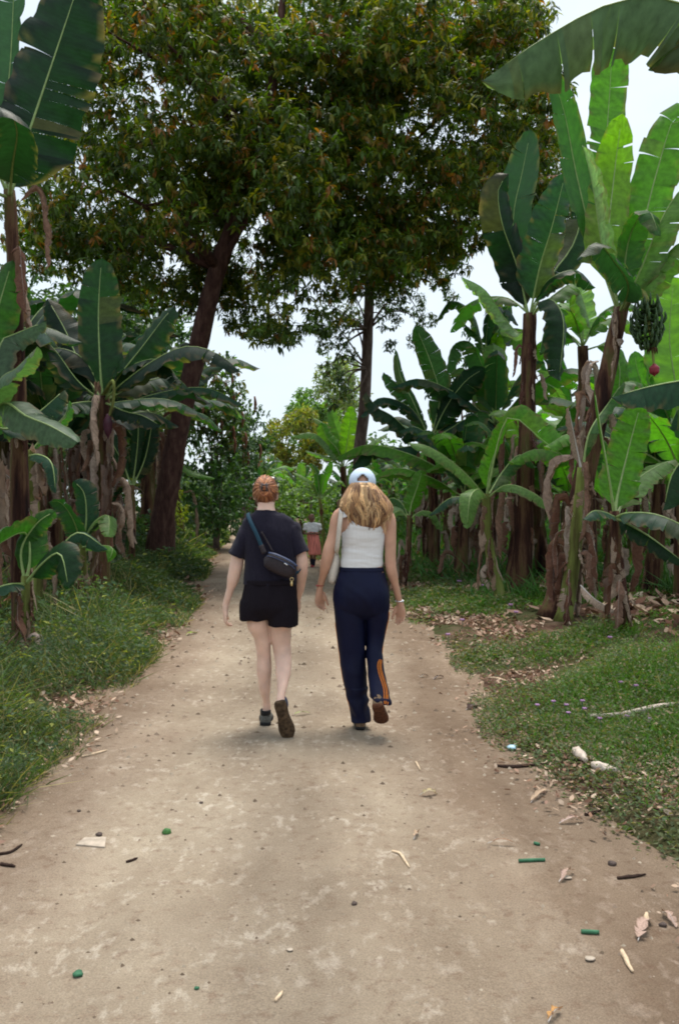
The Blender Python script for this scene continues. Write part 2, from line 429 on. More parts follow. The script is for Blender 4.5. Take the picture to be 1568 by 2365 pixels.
so_ = bpy.data.objects.new('sun', sl); COL.objects.link(so_)
# direction towards the sun: high, ahead of the camera
sd = Vector((math.sin(SUN_AZ) * math.cos(SUN_EL), math.cos(SUN_AZ) * math.cos(SUN_EL), math.sin(SUN_EL)))
so_.rotation_euler = sd.to_track_quat('Z', 'Y').to_euler(); so_.location = (0, 0, 30)

cam = bpy.data.cameras.new('camera'); co = bpy.data.objects.new('camera', cam); COL.objects.link(co); scene.camera = co
co.location = (0, 0, CH); co.rotation_euler = (R(90), 0, 0)
cam.sensor_fit = 'VERTICAL'; cam.sensor_height = 36; cam.lens = 36 * F / 2365.0
cam.shift_y = -(1182.5 - VH) / 2365.0; cam.clip_end = 4000; cam.clip_start = 0.05
scene.view_settings.view_transform = 'Standard'; scene.view_settings.look = 'None'; scene.view_settings.gamma = 1
scene.view_settings.exposure = 0.40
cy = scene.cycles
scene.render.engine = 'CYCLES'; cy.max_bounces = 6; cy.diffuse_bounces = 1; cy.glossy_bounces = 2; cy.transmission_bounces = 3; cy.transparent_max_bounces = 4
cy.use_denoising = True; cy.sample_clamp_indirect = 4; cy.caustics_reflective = False; cy.caustics_refractive = False
cy.filter_width = 1.9

# ------------------------------------------------------------------ ground cover
def green(rs, n, base, var=.25, alt=None, altp=.15):
    c = np.array(base)[None] * (1 + rs.uniform(-var, var, (n, 1))) * (1 + rs.uniform(-.12, .12, (n, 3)))
    if alt is not None:
        k = rs.rand(n) < altp; c[k] = np.array(alt)[None] * (1 + rs.uniform(-.3, .3, (k.sum(), 1)))
    return np.clip(c, .004, .9)
def verge_pts(rs, n, side, dmax, y0, y1, pw=1.0, dpw=1.6, d0=-.15):
    t = rs.rand(n)
    y = y0 * (y1 / y0) ** (t ** pw)
    d = d0 + (dmax - d0) * rs.rand(n) ** dpw
    x = np.where(side < 0, xl(y) - d, xr(y) + d)
    return x, y, d
def cover(name, label, cat, side, n, seed, kind, size, base, alt, altp, dmax, y0, y1, hgt, thr, dens_edge=.35, mat='weed', dpw=1.3, d0=-.15):
    rs = np.random.RandomState(seed)
    x, y, d = verge_pts(rs, int(n * 2.2), side, dmax, y0, y1, 1.0, dpw, d0)
    cl = wav(x * 1.6, y * 1.6, 3, 24)
    keep = (cl + .55 * rs.randn(len(x)) * .5 > thr + dens_edge * np.exp(-(d - d0) / .30) * 1.2)
    x, y, d, cl = x[keep][:n], y[keep][:n], d[keep][:n], cl[keep][:n]; m = len(x)
    z = gz(x, y)
    sc = np.clip(y / 8.0, .75, 3.2)
    top = hgt * (0.35 + .65 * sstep(d / .9)) * (0.35 + .75 * np.clip(cl + .6, 0, 1.6) ** 1.7) * (1 + .15 * sc)
    az = rs.rand(m) * 6.283
    if kind == 'blade':
        el = rs.uniform(.5, 1.4, m); L = top * rs.uniform(.5, 1.2, m) + .03
        Wd = size * rs.uniform(.6, 1.4, m) * sc; P = np.stack([x, y, z - .01], 1)
        bend = .35
    else:
        el = rs.uniform(-.3, .9, m); L = size * rs.uniform(.6, 1.5, m) * sc
        Wd = L * rs.uniform(.4, .62, m); P = np.stack([x, y, z + top * rs.rand(m) ** .8], 1); bend = .25
    D = np.stack([np.cos(az) * np.cos(el), np.sin(az) * np.cos(el), np.sin(el)], 1)
    N = np.stack([rs.randn(m) * .4, rs.randn(m) * .4, np.ones(m)], 1)
    if kind == 'blade': N = np.stack([np.cos(az + 1.57 + rs.randn(m)), np.sin(az + 1.57 + rs.randn(m)), rs.rand(m)], 1)
    c = green(rs, m, base, .3, alt, altp)
    big = (0.8 + .45 * sstep(wav(x * .9 + 5, y * .9, 0, 12) + .5))[:, None]; c = c * big
    me = leaves_np(name, P, D, N, L, Wd, c, bend, True)
    o = link_mesh(name, me, M[mat]); return tag(o, label, cat, kind='stuff')
cover('weeds', 'dusty green weeds massed along the left verge', 'weeds', -1, 90000, 1, 'leaf', .048, (.085, .135, .062), (.34, .36, .09), .07, 6.5, 2.2, 50, .36, -.25, dens_edge=.75, dpw=1.25)
cover('grass', 'thin grass blades among the left verge weeds', 'grass', -1, 70000, 2, 'blade', .0075, (.10, .155, .06), (.40, .33, .17), .2, 5.5, 2.2, 50, .38, -.3, dens_edge=.2)
cover('grass', 'bright low grass on the right verge', 'grass', 1, 95000, 3, 'blade', .009, (.105, .225, .035), (.30, .26, .10), .10, 9.0, 2.0, 45, .12, .08, dpw=1.35, dens_edge=.85)
cover('weeds', 'small clover leaved weeds on the right verge', 'weeds', 1, 75000, 4, 'leaf', .028, (.12, .235, .045), (.16, .15, .10), .10, 8.0, 2.0, 45, .10, .12, dpw=1.35, dens_edge=.85)
cover('weeds', 'dusty grey green weeds fringing the right road edge', 'weeds', 1, 34000, 6, 'leaf', .034, (.14, .18, .085), (.30, .24, .15), .2, 1.6, 2.0, 30, .13, -.1, dens_edge=.1)
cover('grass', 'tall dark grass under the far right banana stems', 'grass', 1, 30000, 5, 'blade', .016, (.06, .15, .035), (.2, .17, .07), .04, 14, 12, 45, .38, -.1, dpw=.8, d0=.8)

def litter(name, label, side, n, seed, dlo, dhi, y0, y1, size, pal):
    rs = np.random.RandomState(seed)
    t = rs.rand(n * 2); y = y0 * (y1 / y0) ** t
    d = dlo + (dhi - dlo) * (rs.rand(n * 2) + rs.rand(n * 2) + rs.rand(n * 2)) / 3
    x = np.where(side < 0, xl(y) - d, xr(y) + d)
    k = wav(x * 2.2 + 3, y * 2.2, 3, 27) + .35 * rs.randn(n * 2) > .0
    x, y = x[k][:n], y[k][:n]; m = len(x)
    z = np.maximum(gz(x, y), np.where((x > xl(y) - .4) & (x < xr(y) + .4), pz(x, y), -9)) + rs.rand(m) * .02 + .004
    az = rs.rand(m) * 6.283; el = rs.uniform(-.1, .45, m)
    D = np.stack([np.cos(az) * np.cos(el), np.sin(az) * np.cos(el), np.sin(el)], 1)
    N = np.stack([rs.randn(m) * .45, rs.randn(m) * .45, np.ones(m)], 1)
    sc = np.clip(y / 7.0, .8, 2.5); L = size * rs.uniform(.35, 1.7, m) * sc
    c = np.array(pal)[rs.randint(0, len(pal), m)] * (1 + rs.uniform(-.3, .3, (m, 1)))
    me = leaves_np(name, np.stack([x, y, z], 1), D, N, L, L * rs.uniform(.25, .6, m), c, -.2)
    return tag(link_mesh(name, me, M['litter']), label, 'dry leaves', kind='stuff')
PAL = [(.38, .25, .18), (.46, .33, .24), (.26, .15, .10), (.54, .41, .31), (.14, .075, .05), (.34, .21, .155)]
litter('leaf_litter', 'brown dry leaf scraps along the left road edge', -1, 6500, 21, -.40, .85, 2.3, 40, .040, PAL)
litter('leaf_litter', 'pinkish brown dry leaves strewn along the right road edge', 1, 13000, 22, -.45, 1.45, 1.9, 30, .036, PAL)
litter('leaf_litter', 'dark mulch of dead leaves beneath the right banana clumps', 1, 3000, 23, .5, 6.5, 6, 30, .09, PAL + [(.10, .05, .035), (.16, .08, .055)])
rs = np.random.RandomState(31)       # crumbs of earth and stone on the road
n = 3000; y = 1.6 * (30 / 1.6) ** rs.rand(n); x = xl(y) + (xr(y) - xl(y)) * rs.rand(n); z = pz(x, y)
g_ = []; f_ = []; s = .0035 * np.clip(y / 3, .8, 3) * rs.uniform(.5, 1.8, n) ** 1.6
dirs = np.array([[1, 0, 0], [0, 1, 0], [-1, 0, 0], [0, -1, 0], [0, 0, .8]], float)
vs = np.stack([x, y, z], 1)[:, None] + dirs[None] * s[:, None, None] * rs.uniform(.6, 1.5, (n, 5, 1))
b_ = (np.arange(n) * 5)[:, None]
fs = np.concatenate([b_ + np.array([[i, (i + 1) % 4, 4]]) for i in range(4)], 0)
pc = np.array([(.42, .34, .26), (.28, .21, .155), (.46, .38, .29), (.17, .125, .09)])[rs.randint(0, 4, n)]
tag(link_mesh('gravel', mesh_np('gravel', vs.reshape(-1, 3), fs, np.repeat(pc, 5, 0)), M['litter']), 'tiny stones and crumbs of earth scattered over the dirt road', 'gravel', kind='stuff')
# ================================================================== BANANA PLANTS
def leaf_geo(pts, width, seed=0, fold=18, hint=None, tears=5, tint=(.05, .13, .035), pet=.14, n=30, m=4, sweep=.22, rib=.022, dry=0.0, gap=.16, taper=.55, curl=25, crump=0):
    rg = random.Random(seed); g = Geo()
    sp = catmull(pts, n); T, N, B = frames(sp, hint)
    def at(s):
        x = max(0, min(n, s * n)); i = min(int(x), n - 1); f = x - i
        return sp[i].lerp(sp[i + 1], f), T[i].lerp(T[i + 1], f).normalized(), N[i].lerp(N[i + 1], f).normalized(), B[i].lerp(B[i + 1], f).normalized()
    def wd(t):
        return width / 2 * min(1, (t / .16 + .04)) ** .6 * max(0.0, 1 - max(0, (t - taper) / (1 - taper)) ** 2.3) ** .6
    tears = tears + 2 if tears > 0 and not dry else tears
    ph = rg.random() * 6; amp = rg.uniform(.5, 1.3) * .018 * (width / .5)
    for sg in (-1, 1):
        cuts = sorted([0, 1] + [rg.uniform(.08, .97) for _ in range(tears)])
        fside = fold + rg.uniform(-8, 8)
        for a, b in zip(cuts[:-1], cuts[1:]):
            if b - a < .006: continue
            k = max(2, int(round((b - a) * n)) + 1)
            cA = rg.uniform(-12, 16) if tears > 2 else 0; sh = rg.uniform(.90, 1.0); tc_ = (a + b) / 2
            gl = min(.45, gap * rg.uniform(.3, 1.4) * (1 if (b - a) < .5 else .3)); base = len(g.v)
            tv = rg.uniform(.9, 1.1); brown = dry + (rg.random() < .08) * .2
            for i in range(k):
                t = a + (b - a) * i / (k - 1)
                p, t_, n_, b_ = at(pet + (1 - pet) * t)
                w_ = wd(t) * sh * (1 + .09 * noise.noise(Vector((t * 14, sg * 3, ph))))
                if sg > 0: pos = p.copy()
                pos = p.copy()
                for j in range(m + 1):
                    q = j / m
                    if j:
                        ang = R(fside + cA * q + curl * q * q)
                        dq = w_ / m
                        pos = pos + (b_ * sg * math.cos(ang) - n_ * math.sin(ang)) * dq
                    shift = t_ * (sweep * q * w_ + (tc_ - t) * gl * q * q * (1 - pet) * 2.0 * (b - a))
                    rip = n_ * math.sin(t * 46 + ph + q * 2) * amp * q
                    if crump: rip = rip + noise.noise_vector(pos * 9 + Vector((ph, 0, 0))) * crump
                    g.v.append(pos + shift + rip)
                    e = brown + (.7 if (q == 1 and rg.random() < .4) else (.25 if (j == m - 1 and rg.random() < .12) else 0))
                    c = [tint[c_] * tv * (1 - e) + (.20, .13, .07)[c_] * e for c_ in range(3)]
                    g.c.append(c); g.uv.append((t, q * sg))
            for i in range(k - 1):
                for j in range(m):
                    A_, B_, C_, D_ = base + i * (m + 1) + j, base + i * (m + 1) + j + 1, base + (i + 1) * (m + 1) + j + 1, base + (i + 1) * (m + 1) + j
                    # keep the blade's front face on its upper side
                    g.f.append((A_, D_, C_, B_) if sg < 0 else (A_, B_, C_, D_)); g.m.append(0)
    g.tube(sp[:int(n * .97) + 1][::2] if n > 12 else sp, [rib, rib * .55, rib * .35, rib * .15], 6, n=14, hint=hint, flat=.8, mi=1)
    # check orientation: first blade face should look along +N
    f = g.f[0]; nn = (g.v[f[1]] - g.v[f[0]]).cross(g.v[f[3]] - g.v[f[0]])
    if nn.dot(N[int(n * pet)]) < 0: g.f = [tuple(reversed(f)) if g.m[i] == 0 else f for i, f in enumerate(g.f)]
    return g
def leaf_hint(p0, p1, face=None):
    d = (p1 - p0).normalized()
    if face == 'c': return Vector((0.1, -1, .25))
    if face == 'b': return Vector((0.1, 1, .25))
    if isinstance(face, (tuple, list, Vector)): return Vector(face)
    if abs(d.z) > .88: return Vector((-d.x, -d.y, .2)) if math.hypot(d.x, d.y) > .1 else Vector((0.2, -1, .2))
    return Vector((0, 0, 1))
LM = lambda: [M['banana'], M['midrib']]
TINT = {'d': (.012, .042, .015), 'm': (.036, .108, .020), 'b': (.080, .215, .018), 'y': (.15, .29, .018), 'p': (.115, .21, .055), 'g': (.022, .065, .036), 'w': (.22, .32, .17), 'k': (.006, .024, .011), 's': (.075, .125, .070)}  # light and shade put into the greens: darkest for shaded blades, yellow for backlit
def add_leaf(parent, pts, width, seed, org=None, **kw):
    kw.setdefault('hint', leaf_hint(pts[0], pts[len(pts) // 2], kw.pop('face', None)))
    kw.pop('face', None)
    kw['hint'] = Vector(kw['hint']); t = kw.get('tint', 'm')
    if isinstance(t, str): kw['tint'] = TINT[t]
    dryl = kw.pop('dryleaf', False)
    g = leaf_geo(pts, width, seed, **kw)
    return g.obj('dead_leaf' if dryl else 'leaf', [M['dryleaf'], M['dryleaf']] if dryl else LM(), parent, org)
def stem_geo(pts, r0, r1, seed, seg=14):
    g = Geo(); n = max(10, int(sum((Vector(b) - Vector(a)).length for a, b in zip(pts[:-1], pts[1:])) * 9))
    sp = catmull(pts, n); T, N, B = frames(sp, Vector((0, 1, 0))); rs = []
    rg = random.Random(seed); ph = rg.random() * 9
    for i, p in enumerate(sp):
        t = i / n; r = (r0 * (1 - t) + r1 * t) * (1 + .35 * max(0, .06 - t) / .06)
        ring = []
        for j in range(seg):
            a = 2 * math.pi * j / seg
            sheath = .09 * (((t * 5 + .5 * math.sin(a + ph) + ph) % 1.0))
            k = .95 + sheath + (.14 * max(0, noise.noise(Vector((a * 1.3, ph, t * 14)))) if seed else 0) + .06 * math.sin(3 * a + ph + t * 4) + .05 * noise.noise(Vector((math.cos(a) * 2, math.sin(a) * 2, t * 9 + ph)))
            ring.append(p + (B[i] * math.cos(a) + N[i] * math.sin(a)) * r * k)
        rs.append(ring)
    g.rings(rs); return g
def flaps(parent, pts, r0, r1, count, seed):
    """loose dry sheath strips clinging to the stem"""
    rg = random.Random(seed); sp = catmull(pts, 40)
    for k in range(count):
        t = rg.uniform(.12, .97); i = int(t * 40); p = sp[i]; r = r0 * (1 - t) + r1 * t; a = rg.uniform(0, 6.28); o = Vector((math.cos(a), math.sin(a), 0)); L = rg.uniform(.2, .6)
        q = sp[max(0, i - 6)]; dn = (q - p).normalized() if (q - p).length > 1e-4 else Vector((0, 0, -1))
        out = rg.choice([.01, .02, .05, .12])
        add_leaf(parent, [p + o * r * .95, p + o * (r * 1.05 + .01) + dn * L * .5, p + o * (r * 1.0 + out) + dn * L], rg.uniform(.05, .16), rg.random(), fold=rg.uniform(5, 30), tears=2, tint=rg.choice([(.30, .20, .14), (.15, .07, .045), (.38, .28, .21), (.09, .04, .03), (.22, .12, .08)]), n=10, m=3, pet=.0, rib=.0012, dryleaf=True, gap=.3, curl=20, crump=.018, hint=o)
def dead_leaves(parent, top, bottom, r, count, seed, lo=.25, hi=1.0, wmax=.22, org=None):
    rg = random.Random(seed)
    for k in range(count):
        t = rg.uniform(lo, hi); p = bottom.lerp(top, t); a = rg.uniform(0, 6.28)
        o = Vector((math.cos(a), math.sin(a), 0)); L = rg.uniform(.35, 1.0) * min(1.1, .35 * (top - bottom).length + .25)
        out = rg.uniform(.05, .5) * L
        pts = [p + o * r * .7, p + o * (r + out * .7) + Vector((0, 0, L * rg.uniform(-.05, .28))), p + o * (r + out) + Vector((0, 0, -L * .45)), p + o * (r + out * .8) + Vector((rg.uniform(-.1, .1), rg.uniform(-.1, .1), -L))]
        c = rg.choice([(.36, .26, .20), (.24, .14, .10), (.44, .34, .28), (.16, .08, .055)])
        add_leaf(parent, pts, rg.uniform(.5, 1.3) * wmax, rg.random(), fold=rg.uniform(35, 75), tears=rg.randint(2, 6), tint=c, n=16, m=4, pet=.05, rib=.0022, dryleaf=True, gap=.3, curl=60, crump=.035, hint=o + Vector((0, 0, .8)))
def plant(label, base, crown, Y, r0, r1, leaves, group=None, dead=5, green_stem=False, fill=0, fillL=1.8, fillw=.5, seed=1, mid=None, filltint='m', neck=.5, cat='banana plant'):
    """base = (u,v) on the ground at depth Y (v None: stands on the ground); crown=(u,v[,dY]); leaves: ([(u,v,dY)...], width_px, opts)"""
    x = (base[0] - U0) / F * Y
    B0 = Vector((x, Y, surf(x, Y) - .03))
    C0 = W(crown[0], crown[1], Y + (crown[2] if len(crown) > 2 else 0))
    e = empty('banana_plant', B0); tag(e, label, cat, group)
    mp_ = [W(mid[0], mid[1], Y + (mid[2] if len(mid) > 2 else 0))] if mid else [B0.lerp(C0, .5) + Vector((.03, 0, 0))]
    pts = [B0] + mp_ + [C0]
    stem_geo(pts, r0, r1, seed).obj('stem', M['pseudog' if green_stem else 'pseudo'], e)
    rg = random.Random(seed * 77)
    for i, (lp, wpx, op) in enumerate(leaves):
        op = dict(op); pp = []
        if not op.pop('free', False): pp.append(C0 - (C0 - mp_[-1]).normalized() * op.pop('lower', .08))
        for q in lp: pp.append(W(q[0], q[1], Y + (q[2] if len(q) > 2 else 0)))
        op.setdefault('tears', 5); op.setdefault('tint', 'm')
        add_leaf(e, pp, wpx * Y / F, seed * 31 + i, **op)
    for k in range(fill):
        az = k * 2.4 + seed; el = R(rg.uniform(25, 78)); L = fillL * rg.uniform(.75, 1.15)
        o = Vector((math.cos(az), math.sin(az) * .9 + .15, 0))
        p1 = C0 + o * L * .35 * math.cos(el) + Vector((0, 0, L * .42 * math.sin(el)))
        p2 = C0 + o * L * (.75 * math.cos(el) + .1) + Vector((0, 0, L * (.62 * math.sin(el) - .05)))
        p3 = C0 + o * L * (1.0 * math.cos(el) + .18) + Vector((0, 0, L * (.68 * math.sin(el) - .30)))
        add_leaf(e, [C0, p1, p2, p3], fillw * rg.uniform(.8, 1.15), seed * 13 + k, fold=rg.uniform(8, 40), tears=rg.randint(3, 14), tint=rg.choice(filltint))
    flaps(e, pts, r0, r1, 14 if Y < 16 else 7, seed + 9)
    if dead: dead_leaves(e, C0, B0, (r0 + r1) / 2, dead, seed + 5)
    return e, C0, B0

# ---------------- right side, near to far
plant('banana plant outside the frame whose torn grey leaf arches over the top right corner', (1830, 0), (1850, 330), 6.4, .14, .10, [
    ([(1760, 120), (1568, 5), (1420, 5), (1260, 85), (1112, 188)], 290, dict(fold=52, tears=16, tint=(.12, .165, .125), gap=.22, hint=(0, -.35, 1), rib=.02, curl=26, pet=.10)),  # grey light on the upper face is put into this tint
    ([(1850, 100), (1960, -200)], 170, dict(tint='m')), ([(2000, 200, .5), (2150, 360, .6)], 160, dict(tint='m'))], dead=3, seed=3, fill=3)
plant('banana plant mostly outside the right edge with one bluish leaf tip pointing left', (1800, 0), (1740, 960), 7.2, .12, .09, [
    ([(1660, 870), (1568, 880), (1490, 895), (1412, 918)], 135, dict(fold=42, tears=3, tint='g', hint=(0, -.3, 1), curl=20, gap=.08)),
    ([(1650, 1010), (1560, 1080), (1530, 1180)], 110, dict(fold=40, tears=4, tint='d', hint=(0, -.3, 1))),
    ([(1760, 800), (1720, 650)], 130, dict(tint='b', face='c')), ([(1840, 850), (1960, 900)], 130, dict(tint='m'))], dead=3, seed=4)
R1, c1, b1 = plant('tallest right banana plant with hanging green fruit bunch and red flower bud', (1282, 1450), (1432, 712), 10.5, .17, .085, [
    ([(1405, 560), (1418, 400, .2), (1436, 262)], 118, dict(tint='y', face='c', tears=3, fold=6, curl=5, taper=.45, sweep=.3)),
    ([(1400, 520, .5), (1400, 330, .7), (1408, 200, .8), (1412, 110, .8)], 98, dict(tint='b', face='c', tears=3, fold=4, curl=6, taper=.8, pet=.5)),
    ([(1370, 560, .2), (1330, 400, .3), (1300, 250, .2), (1262, 150, .1)], 85, dict(tint='m', face='b', tears=4, fold=22, pet=.2, taper=.6)),
    ([(1395, 600, -.3), (1368, 430, -.4), (1345, 335, -.4)], 60, dict(tint='w', hint=(-.8, .3, .2), tears=2, fold=50)),
    ([(1475, 560, .3), (1515, 400, .4), (1560, 270, .4), (1610, 300, .3)], 120, dict(tint='b', hint=(-.3, -1, .2), tears=4, fold=6, pet=.2)),
    ([(1480, 620, -.2), (1530, 500, -.3), (1590, 420, -.4), (1660, 420, -.4)], 110, dict(tint='p', hint=(-.5, -.4, .8), tears=6, fold=25)),
    ([(1500, 640, -.2), (1570, 560, -.4), (1660, 560, -.5)], 100, dict(tint='p', hint=(-.2, .2, 1), tears=5, fold=50)),
    ([(1450, 660, -.5), (1415, 600, -.9), (1375, 560, -1.1), (1330, 600, -1.2)], 90, dict(tint='g', fold=45, tears=5)),
    ], dead=16, seed=5, mid=(1372, 1000), fill=2, fillw=.45)
R2, c2, b2 = plant('banana plant on straight pale brown stem with broad dark leaves beside the tree canopy', (1205, 1390), (1222, 725), 13.2, .16, .10, [
    ([(1195, 620), (1160, 520, -.2), (1150, 440, -.3), (1175, 400, -.3)], 105, dict(tint='k', hint=(.2, -1, .1), tears=1, fold=14, pet=.1)),
    ([(1190, 640, .3), (1185, 500, .3), (1205, 400, .3), (1225, 300, .3)], 100, dict(tint='d', face='b', tears=2, fold=10, pet=.12)),
    ([(1245, 620, -.2), (1275, 520, -.4), (1305, 400, -.5)], 108, dict(tint='g', hint=(.3, -1, .2), tears=3, fold=10, taper=.4)),
    ([(1270, 640, .2), (1325, 560, .3), (1350, 450, .4), (1345, 340, .5)], 90, dict(tint='d', hint=(-.3, -1, .2), tears=3, fold=20)),
    ([(1200, 770, .2), (1165, 735, .3), (1120, 670, .2), (1068, 640, .1)], 62, dict(tint='w', fold=40, tears=12, gap=.3, hint=(.2, -.3, 1))),
    ([(1265, 690, -.4), (1300, 740, -.7), (1290, 880, -.8)], 95, dict(tint='d', hint=(.4, -.8, .6), tears=2, fold=18)),
    ([(1280, 680, .3), (1330, 660, .4), (1365, 760, .4)], 80, dict(tint='p', tears=5, fold=35)),
    ], dead=14, seed=6, mid=(1214, 1050), fill=2, fillw=.5, filltint='dm')
plant('young banana plant with long bright arching leaves in front of the pale brown stem', (1160, 1408), (1122, 1140), 12.4, .085, .06, [
    ([(1085, 1105, -.2), (1035, 1060, -.4), (985, 1030, -.5), (942, 1022, -.5)], 58, dict(tint='p', hint=(.2, -.5, 1), fold=22, tears=2, gap=.05)),
    ([(1130, 1085), (1148, 1030), (1172, 965)], 56, dict(tint='b', hint=(.8, -1, .3), fold=15, tears=2)),
    ([(1150, 1020, -.1), (1180, 962, -.3), (1250, 1015, -.6), (1320, 1070, -.9), (1392, 1150, -1.1)], 76, dict(tint='b', hint=(0, -.55, 1), fold=32, tears=5, gap=.06, pet=.36)),
    ([(1105, 1130, -.5), (1085, 1150, -.8), (1078, 1222, -.9)], 50, dict(tint='p', hint=(-.2, -1, .6), fold=14, tears=1, sweep=.1)),
    ([(1170, 1120, -.2), (1230, 1138, -.4), (1292, 1188, -.5)], 50, dict(tint='p', fold=35, tears=2)),
    ([(1160, 1090, .3), (1200, 1050, .4), (1240, 1080, .5)], 60, dict(tint='m', fold=30, tears=2)),
    ([(1090, 1150, .3), (1040, 1150, .4), (990, 1190, .5)], 45, dict(tint='g', fold=35, tears=3))], dead=5, green_stem=True, seed=7, mid=(1130, 1270))
plant('banana plant with wide upright leaf and rolled new leaf on a thin dark stem', (1446, 1497), (1418, 1180), 9.1, .07, .05, [
    ([(1424, 1150, .1), (1450, 1040, .2), (1478, 935, .2)], 105, dict(tint='b', face='c', fold=6, tears=3, pet=.1, curl=5, taper=.5)),
    ([(1405, 1100, -.1), (1385, 980, -.1), (1371, 892, -.1)], 16, dict(tint='b', face='c', fold=70, tears=0, pet=.05, taper=.75)),
    ([(1450, 1185, -.3), (1520, 1190, -.6), (1600, 1230, -.8), (1650, 1290, -.9)], 88, dict(tint='g', hint=(0, -.4, 1), fold=32, tears=3)),
    ([(1440, 1205, -.2), (1500, 1240, -.4), (1580, 1300, -.6)], 62, dict(tint='d', hint=(0, .3, 1), fold=50, tears=3)),
    ([(1400, 1185, -.3), (1370, 1180, -.5), (1345, 1200, -.6)], 60, dict(tint='g', fold=30, tears=1)),
    ([(1460, 1120, .4), (1510, 1080, .6), (1560, 1060, .7)], 80, dict(tint='p', fold=20, tears=3, hint=(-.5, -.7, .6)))], dead=4, seed=8, mid=(1428, 1320), green_stem=False)
plant('leaning yellow green banana stem rising from the clump of the tall fruiting plant', (1300, 1462), (1345, 1080), 10.15, .095, .06, [
    ([(1330, 1030), (1312, 940, -.1)], 30, dict(tint=(.33, .24, .18), dryleaf=True, tears=4, fold=50)),
    ([(1360, 1000), (1405, 930, .2), (1440, 880, .3)], 45, dict(tint='m', tears=3, fold=30))], dead=12, green_stem=True, seed=9)
plant('banana plant with tall ragged leaves against the sky right of the slender trunk', (1003, 1330), (992, 1010), 18.0, .12, .08, [
    ([(1015, 920), (995, 840), (975, 790), (958, 752)], 66, dict(tint='m', hint=(-.4, -1, .2), fold=16, tears=9, gap=.25)),
    ([(955, 930, .2), (925, 870, .3), (914, 808, .3)], 30, dict(tint='m', face='c', tears=2, fold=15)),
    ([(1030, 940, -.2), (1075, 880, -.4), (1120, 850, -.5)], 82, dict(tint='d', hint=(-.3, -.9, .4), fold=18, tears=4)),
    ([(950, 1000, -.2), (905, 960, -.4), (870, 940, -.5), (845, 905, -.6)], 70, dict(tint='d', fold=30, tears=6, hint=(.2, -.5, 1))),
    ([(950, 1030, -.3), (900, 1035, -.5), (850, 1035, -.6), (812, 1080, -.7)], 70, dict(tint='g', fold=42, tears=4, hint=(0, -.2, 1))),
    ([(1040, 990, -.4), (1090, 965, -.7), (1150, 1000, -.8)], 75, dict(tint='g', fold=42, tears=4)),
    ([(1035, 1010, -.5), (1080, 1030, -.8), (1110, 1100, -.9)], 70, dict(tint='d', fold=30, tears=4)),
    ([(960, 940, .4), (930, 900, .5), (885, 860, .6)], 60, dict(tint='m', fold=20, tears=8, hint=(.3, -.6, .8)))], dead=8, seed=10, fill=2, fillw=.5, filltint='dmg')
plant('banana plant with a folded yellow green leaf hanging in front of darker leaves', (1075, 1310), (1118, 830), 20.0, .13, .08, [
    ([(1140, 790), (1150, 850, -.3), (1160, 950, -.4)], 62, dict(tint='y', hint=(.2, -1, .5), fold=12, tears=1)),
    ([(1085, 790), (1045, 800, -.2), (1030, 870, -.3)], 55, dict(tint='m', fold=30, tears=5)),
    ([(1150, 780), (1190, 760, .2), (1230, 830, .3)], 70, dict(tint='p', fold=35, tears=3)),
    ([(1110, 780, .2), (1085, 760, .3), (1070, 745, .4)], 36, dict(tint='m', fold=30, tears=9, gap=.4)),
    ([(1130, 800, .3), (1160, 740, .5), (1175, 700, .6)], 55, dict(tint='m', face='c', fold=20, tears=4))], dead=7, seed=11, fill=4, fillL=2.6, fillw=.6, filltint='mgp')
plant('banana plant with pale upright leaf in the gap between the two tall right plants', (1360, 1330), (1345, 800), 15.5, .15, .09, [
    ([(1345, 740), (1335, 680), (1330, 640)], 70, dict(tint='w', face='b', fold=10, tears=2)),
    ([(1300, 760, -.2), (1260, 760, -.3), (1245, 820, -.4)], 70, dict(tint='m', fold=30, tears=3)),
    ([(1400, 800, -.2), (1430, 850, -.3), (1420, 960, -.4)], 70, dict(tint='b', fold=20, tears=2, hint=(0, -1, .5)))], dead=10, seed=12, fill=4, fillw=.55, filltint='bpm')
plant('short banana plant with pale split leaf hanging beside the capped walker', (930, 1335), (945, 1190), 15.5, .06, .045, [
    ([(925, 1180), (905, 1190, -.2), (885, 1210, -.3)], 42, dict(tint='w', fold=20, tears=3, hint=(0, -.8, 1))),
    ([(950, 1165), (965, 1120), (975, 1085)], 46, dict(tint='b', face='c', fold=10, tears=2)),
    ([(975, 1180), (1005, 1190), (1020, 1225)], 40, dict(tint='p', fold=35, tears=2)),
    ([(930, 1165, .2), (905, 1150, .3), (880, 1165, .4)], 36, dict(tint='m', fold=30, tears=2))], dead=3, seed=13)
plant('banana plant filling the right edge with sunlit yellow green leaf behind the fruit bunch', (1600, 1400), (1560, 1010), 13.5, .14, .09, [
    ([(1560, 900), (1545, 780), (1555, 640)], 165, dict(tint='y', face='b', fold=6, tears=1)),
    ([(1500, 930), (1470, 850), (1465, 810)], 60, dict(tint='b', face='b', fold=15, tears=2)),
    ([(1620, 900), (1660, 800)], 120, dict(tint='p', face='b', fold=15, tears=2)),
    ([(1530, 1010, -.2), (1490, 1050, -.3), (1470, 1130, -.4)], 80, dict(tint='p', fold=25, tears=3))], dead=6, seed=14, fill=2)
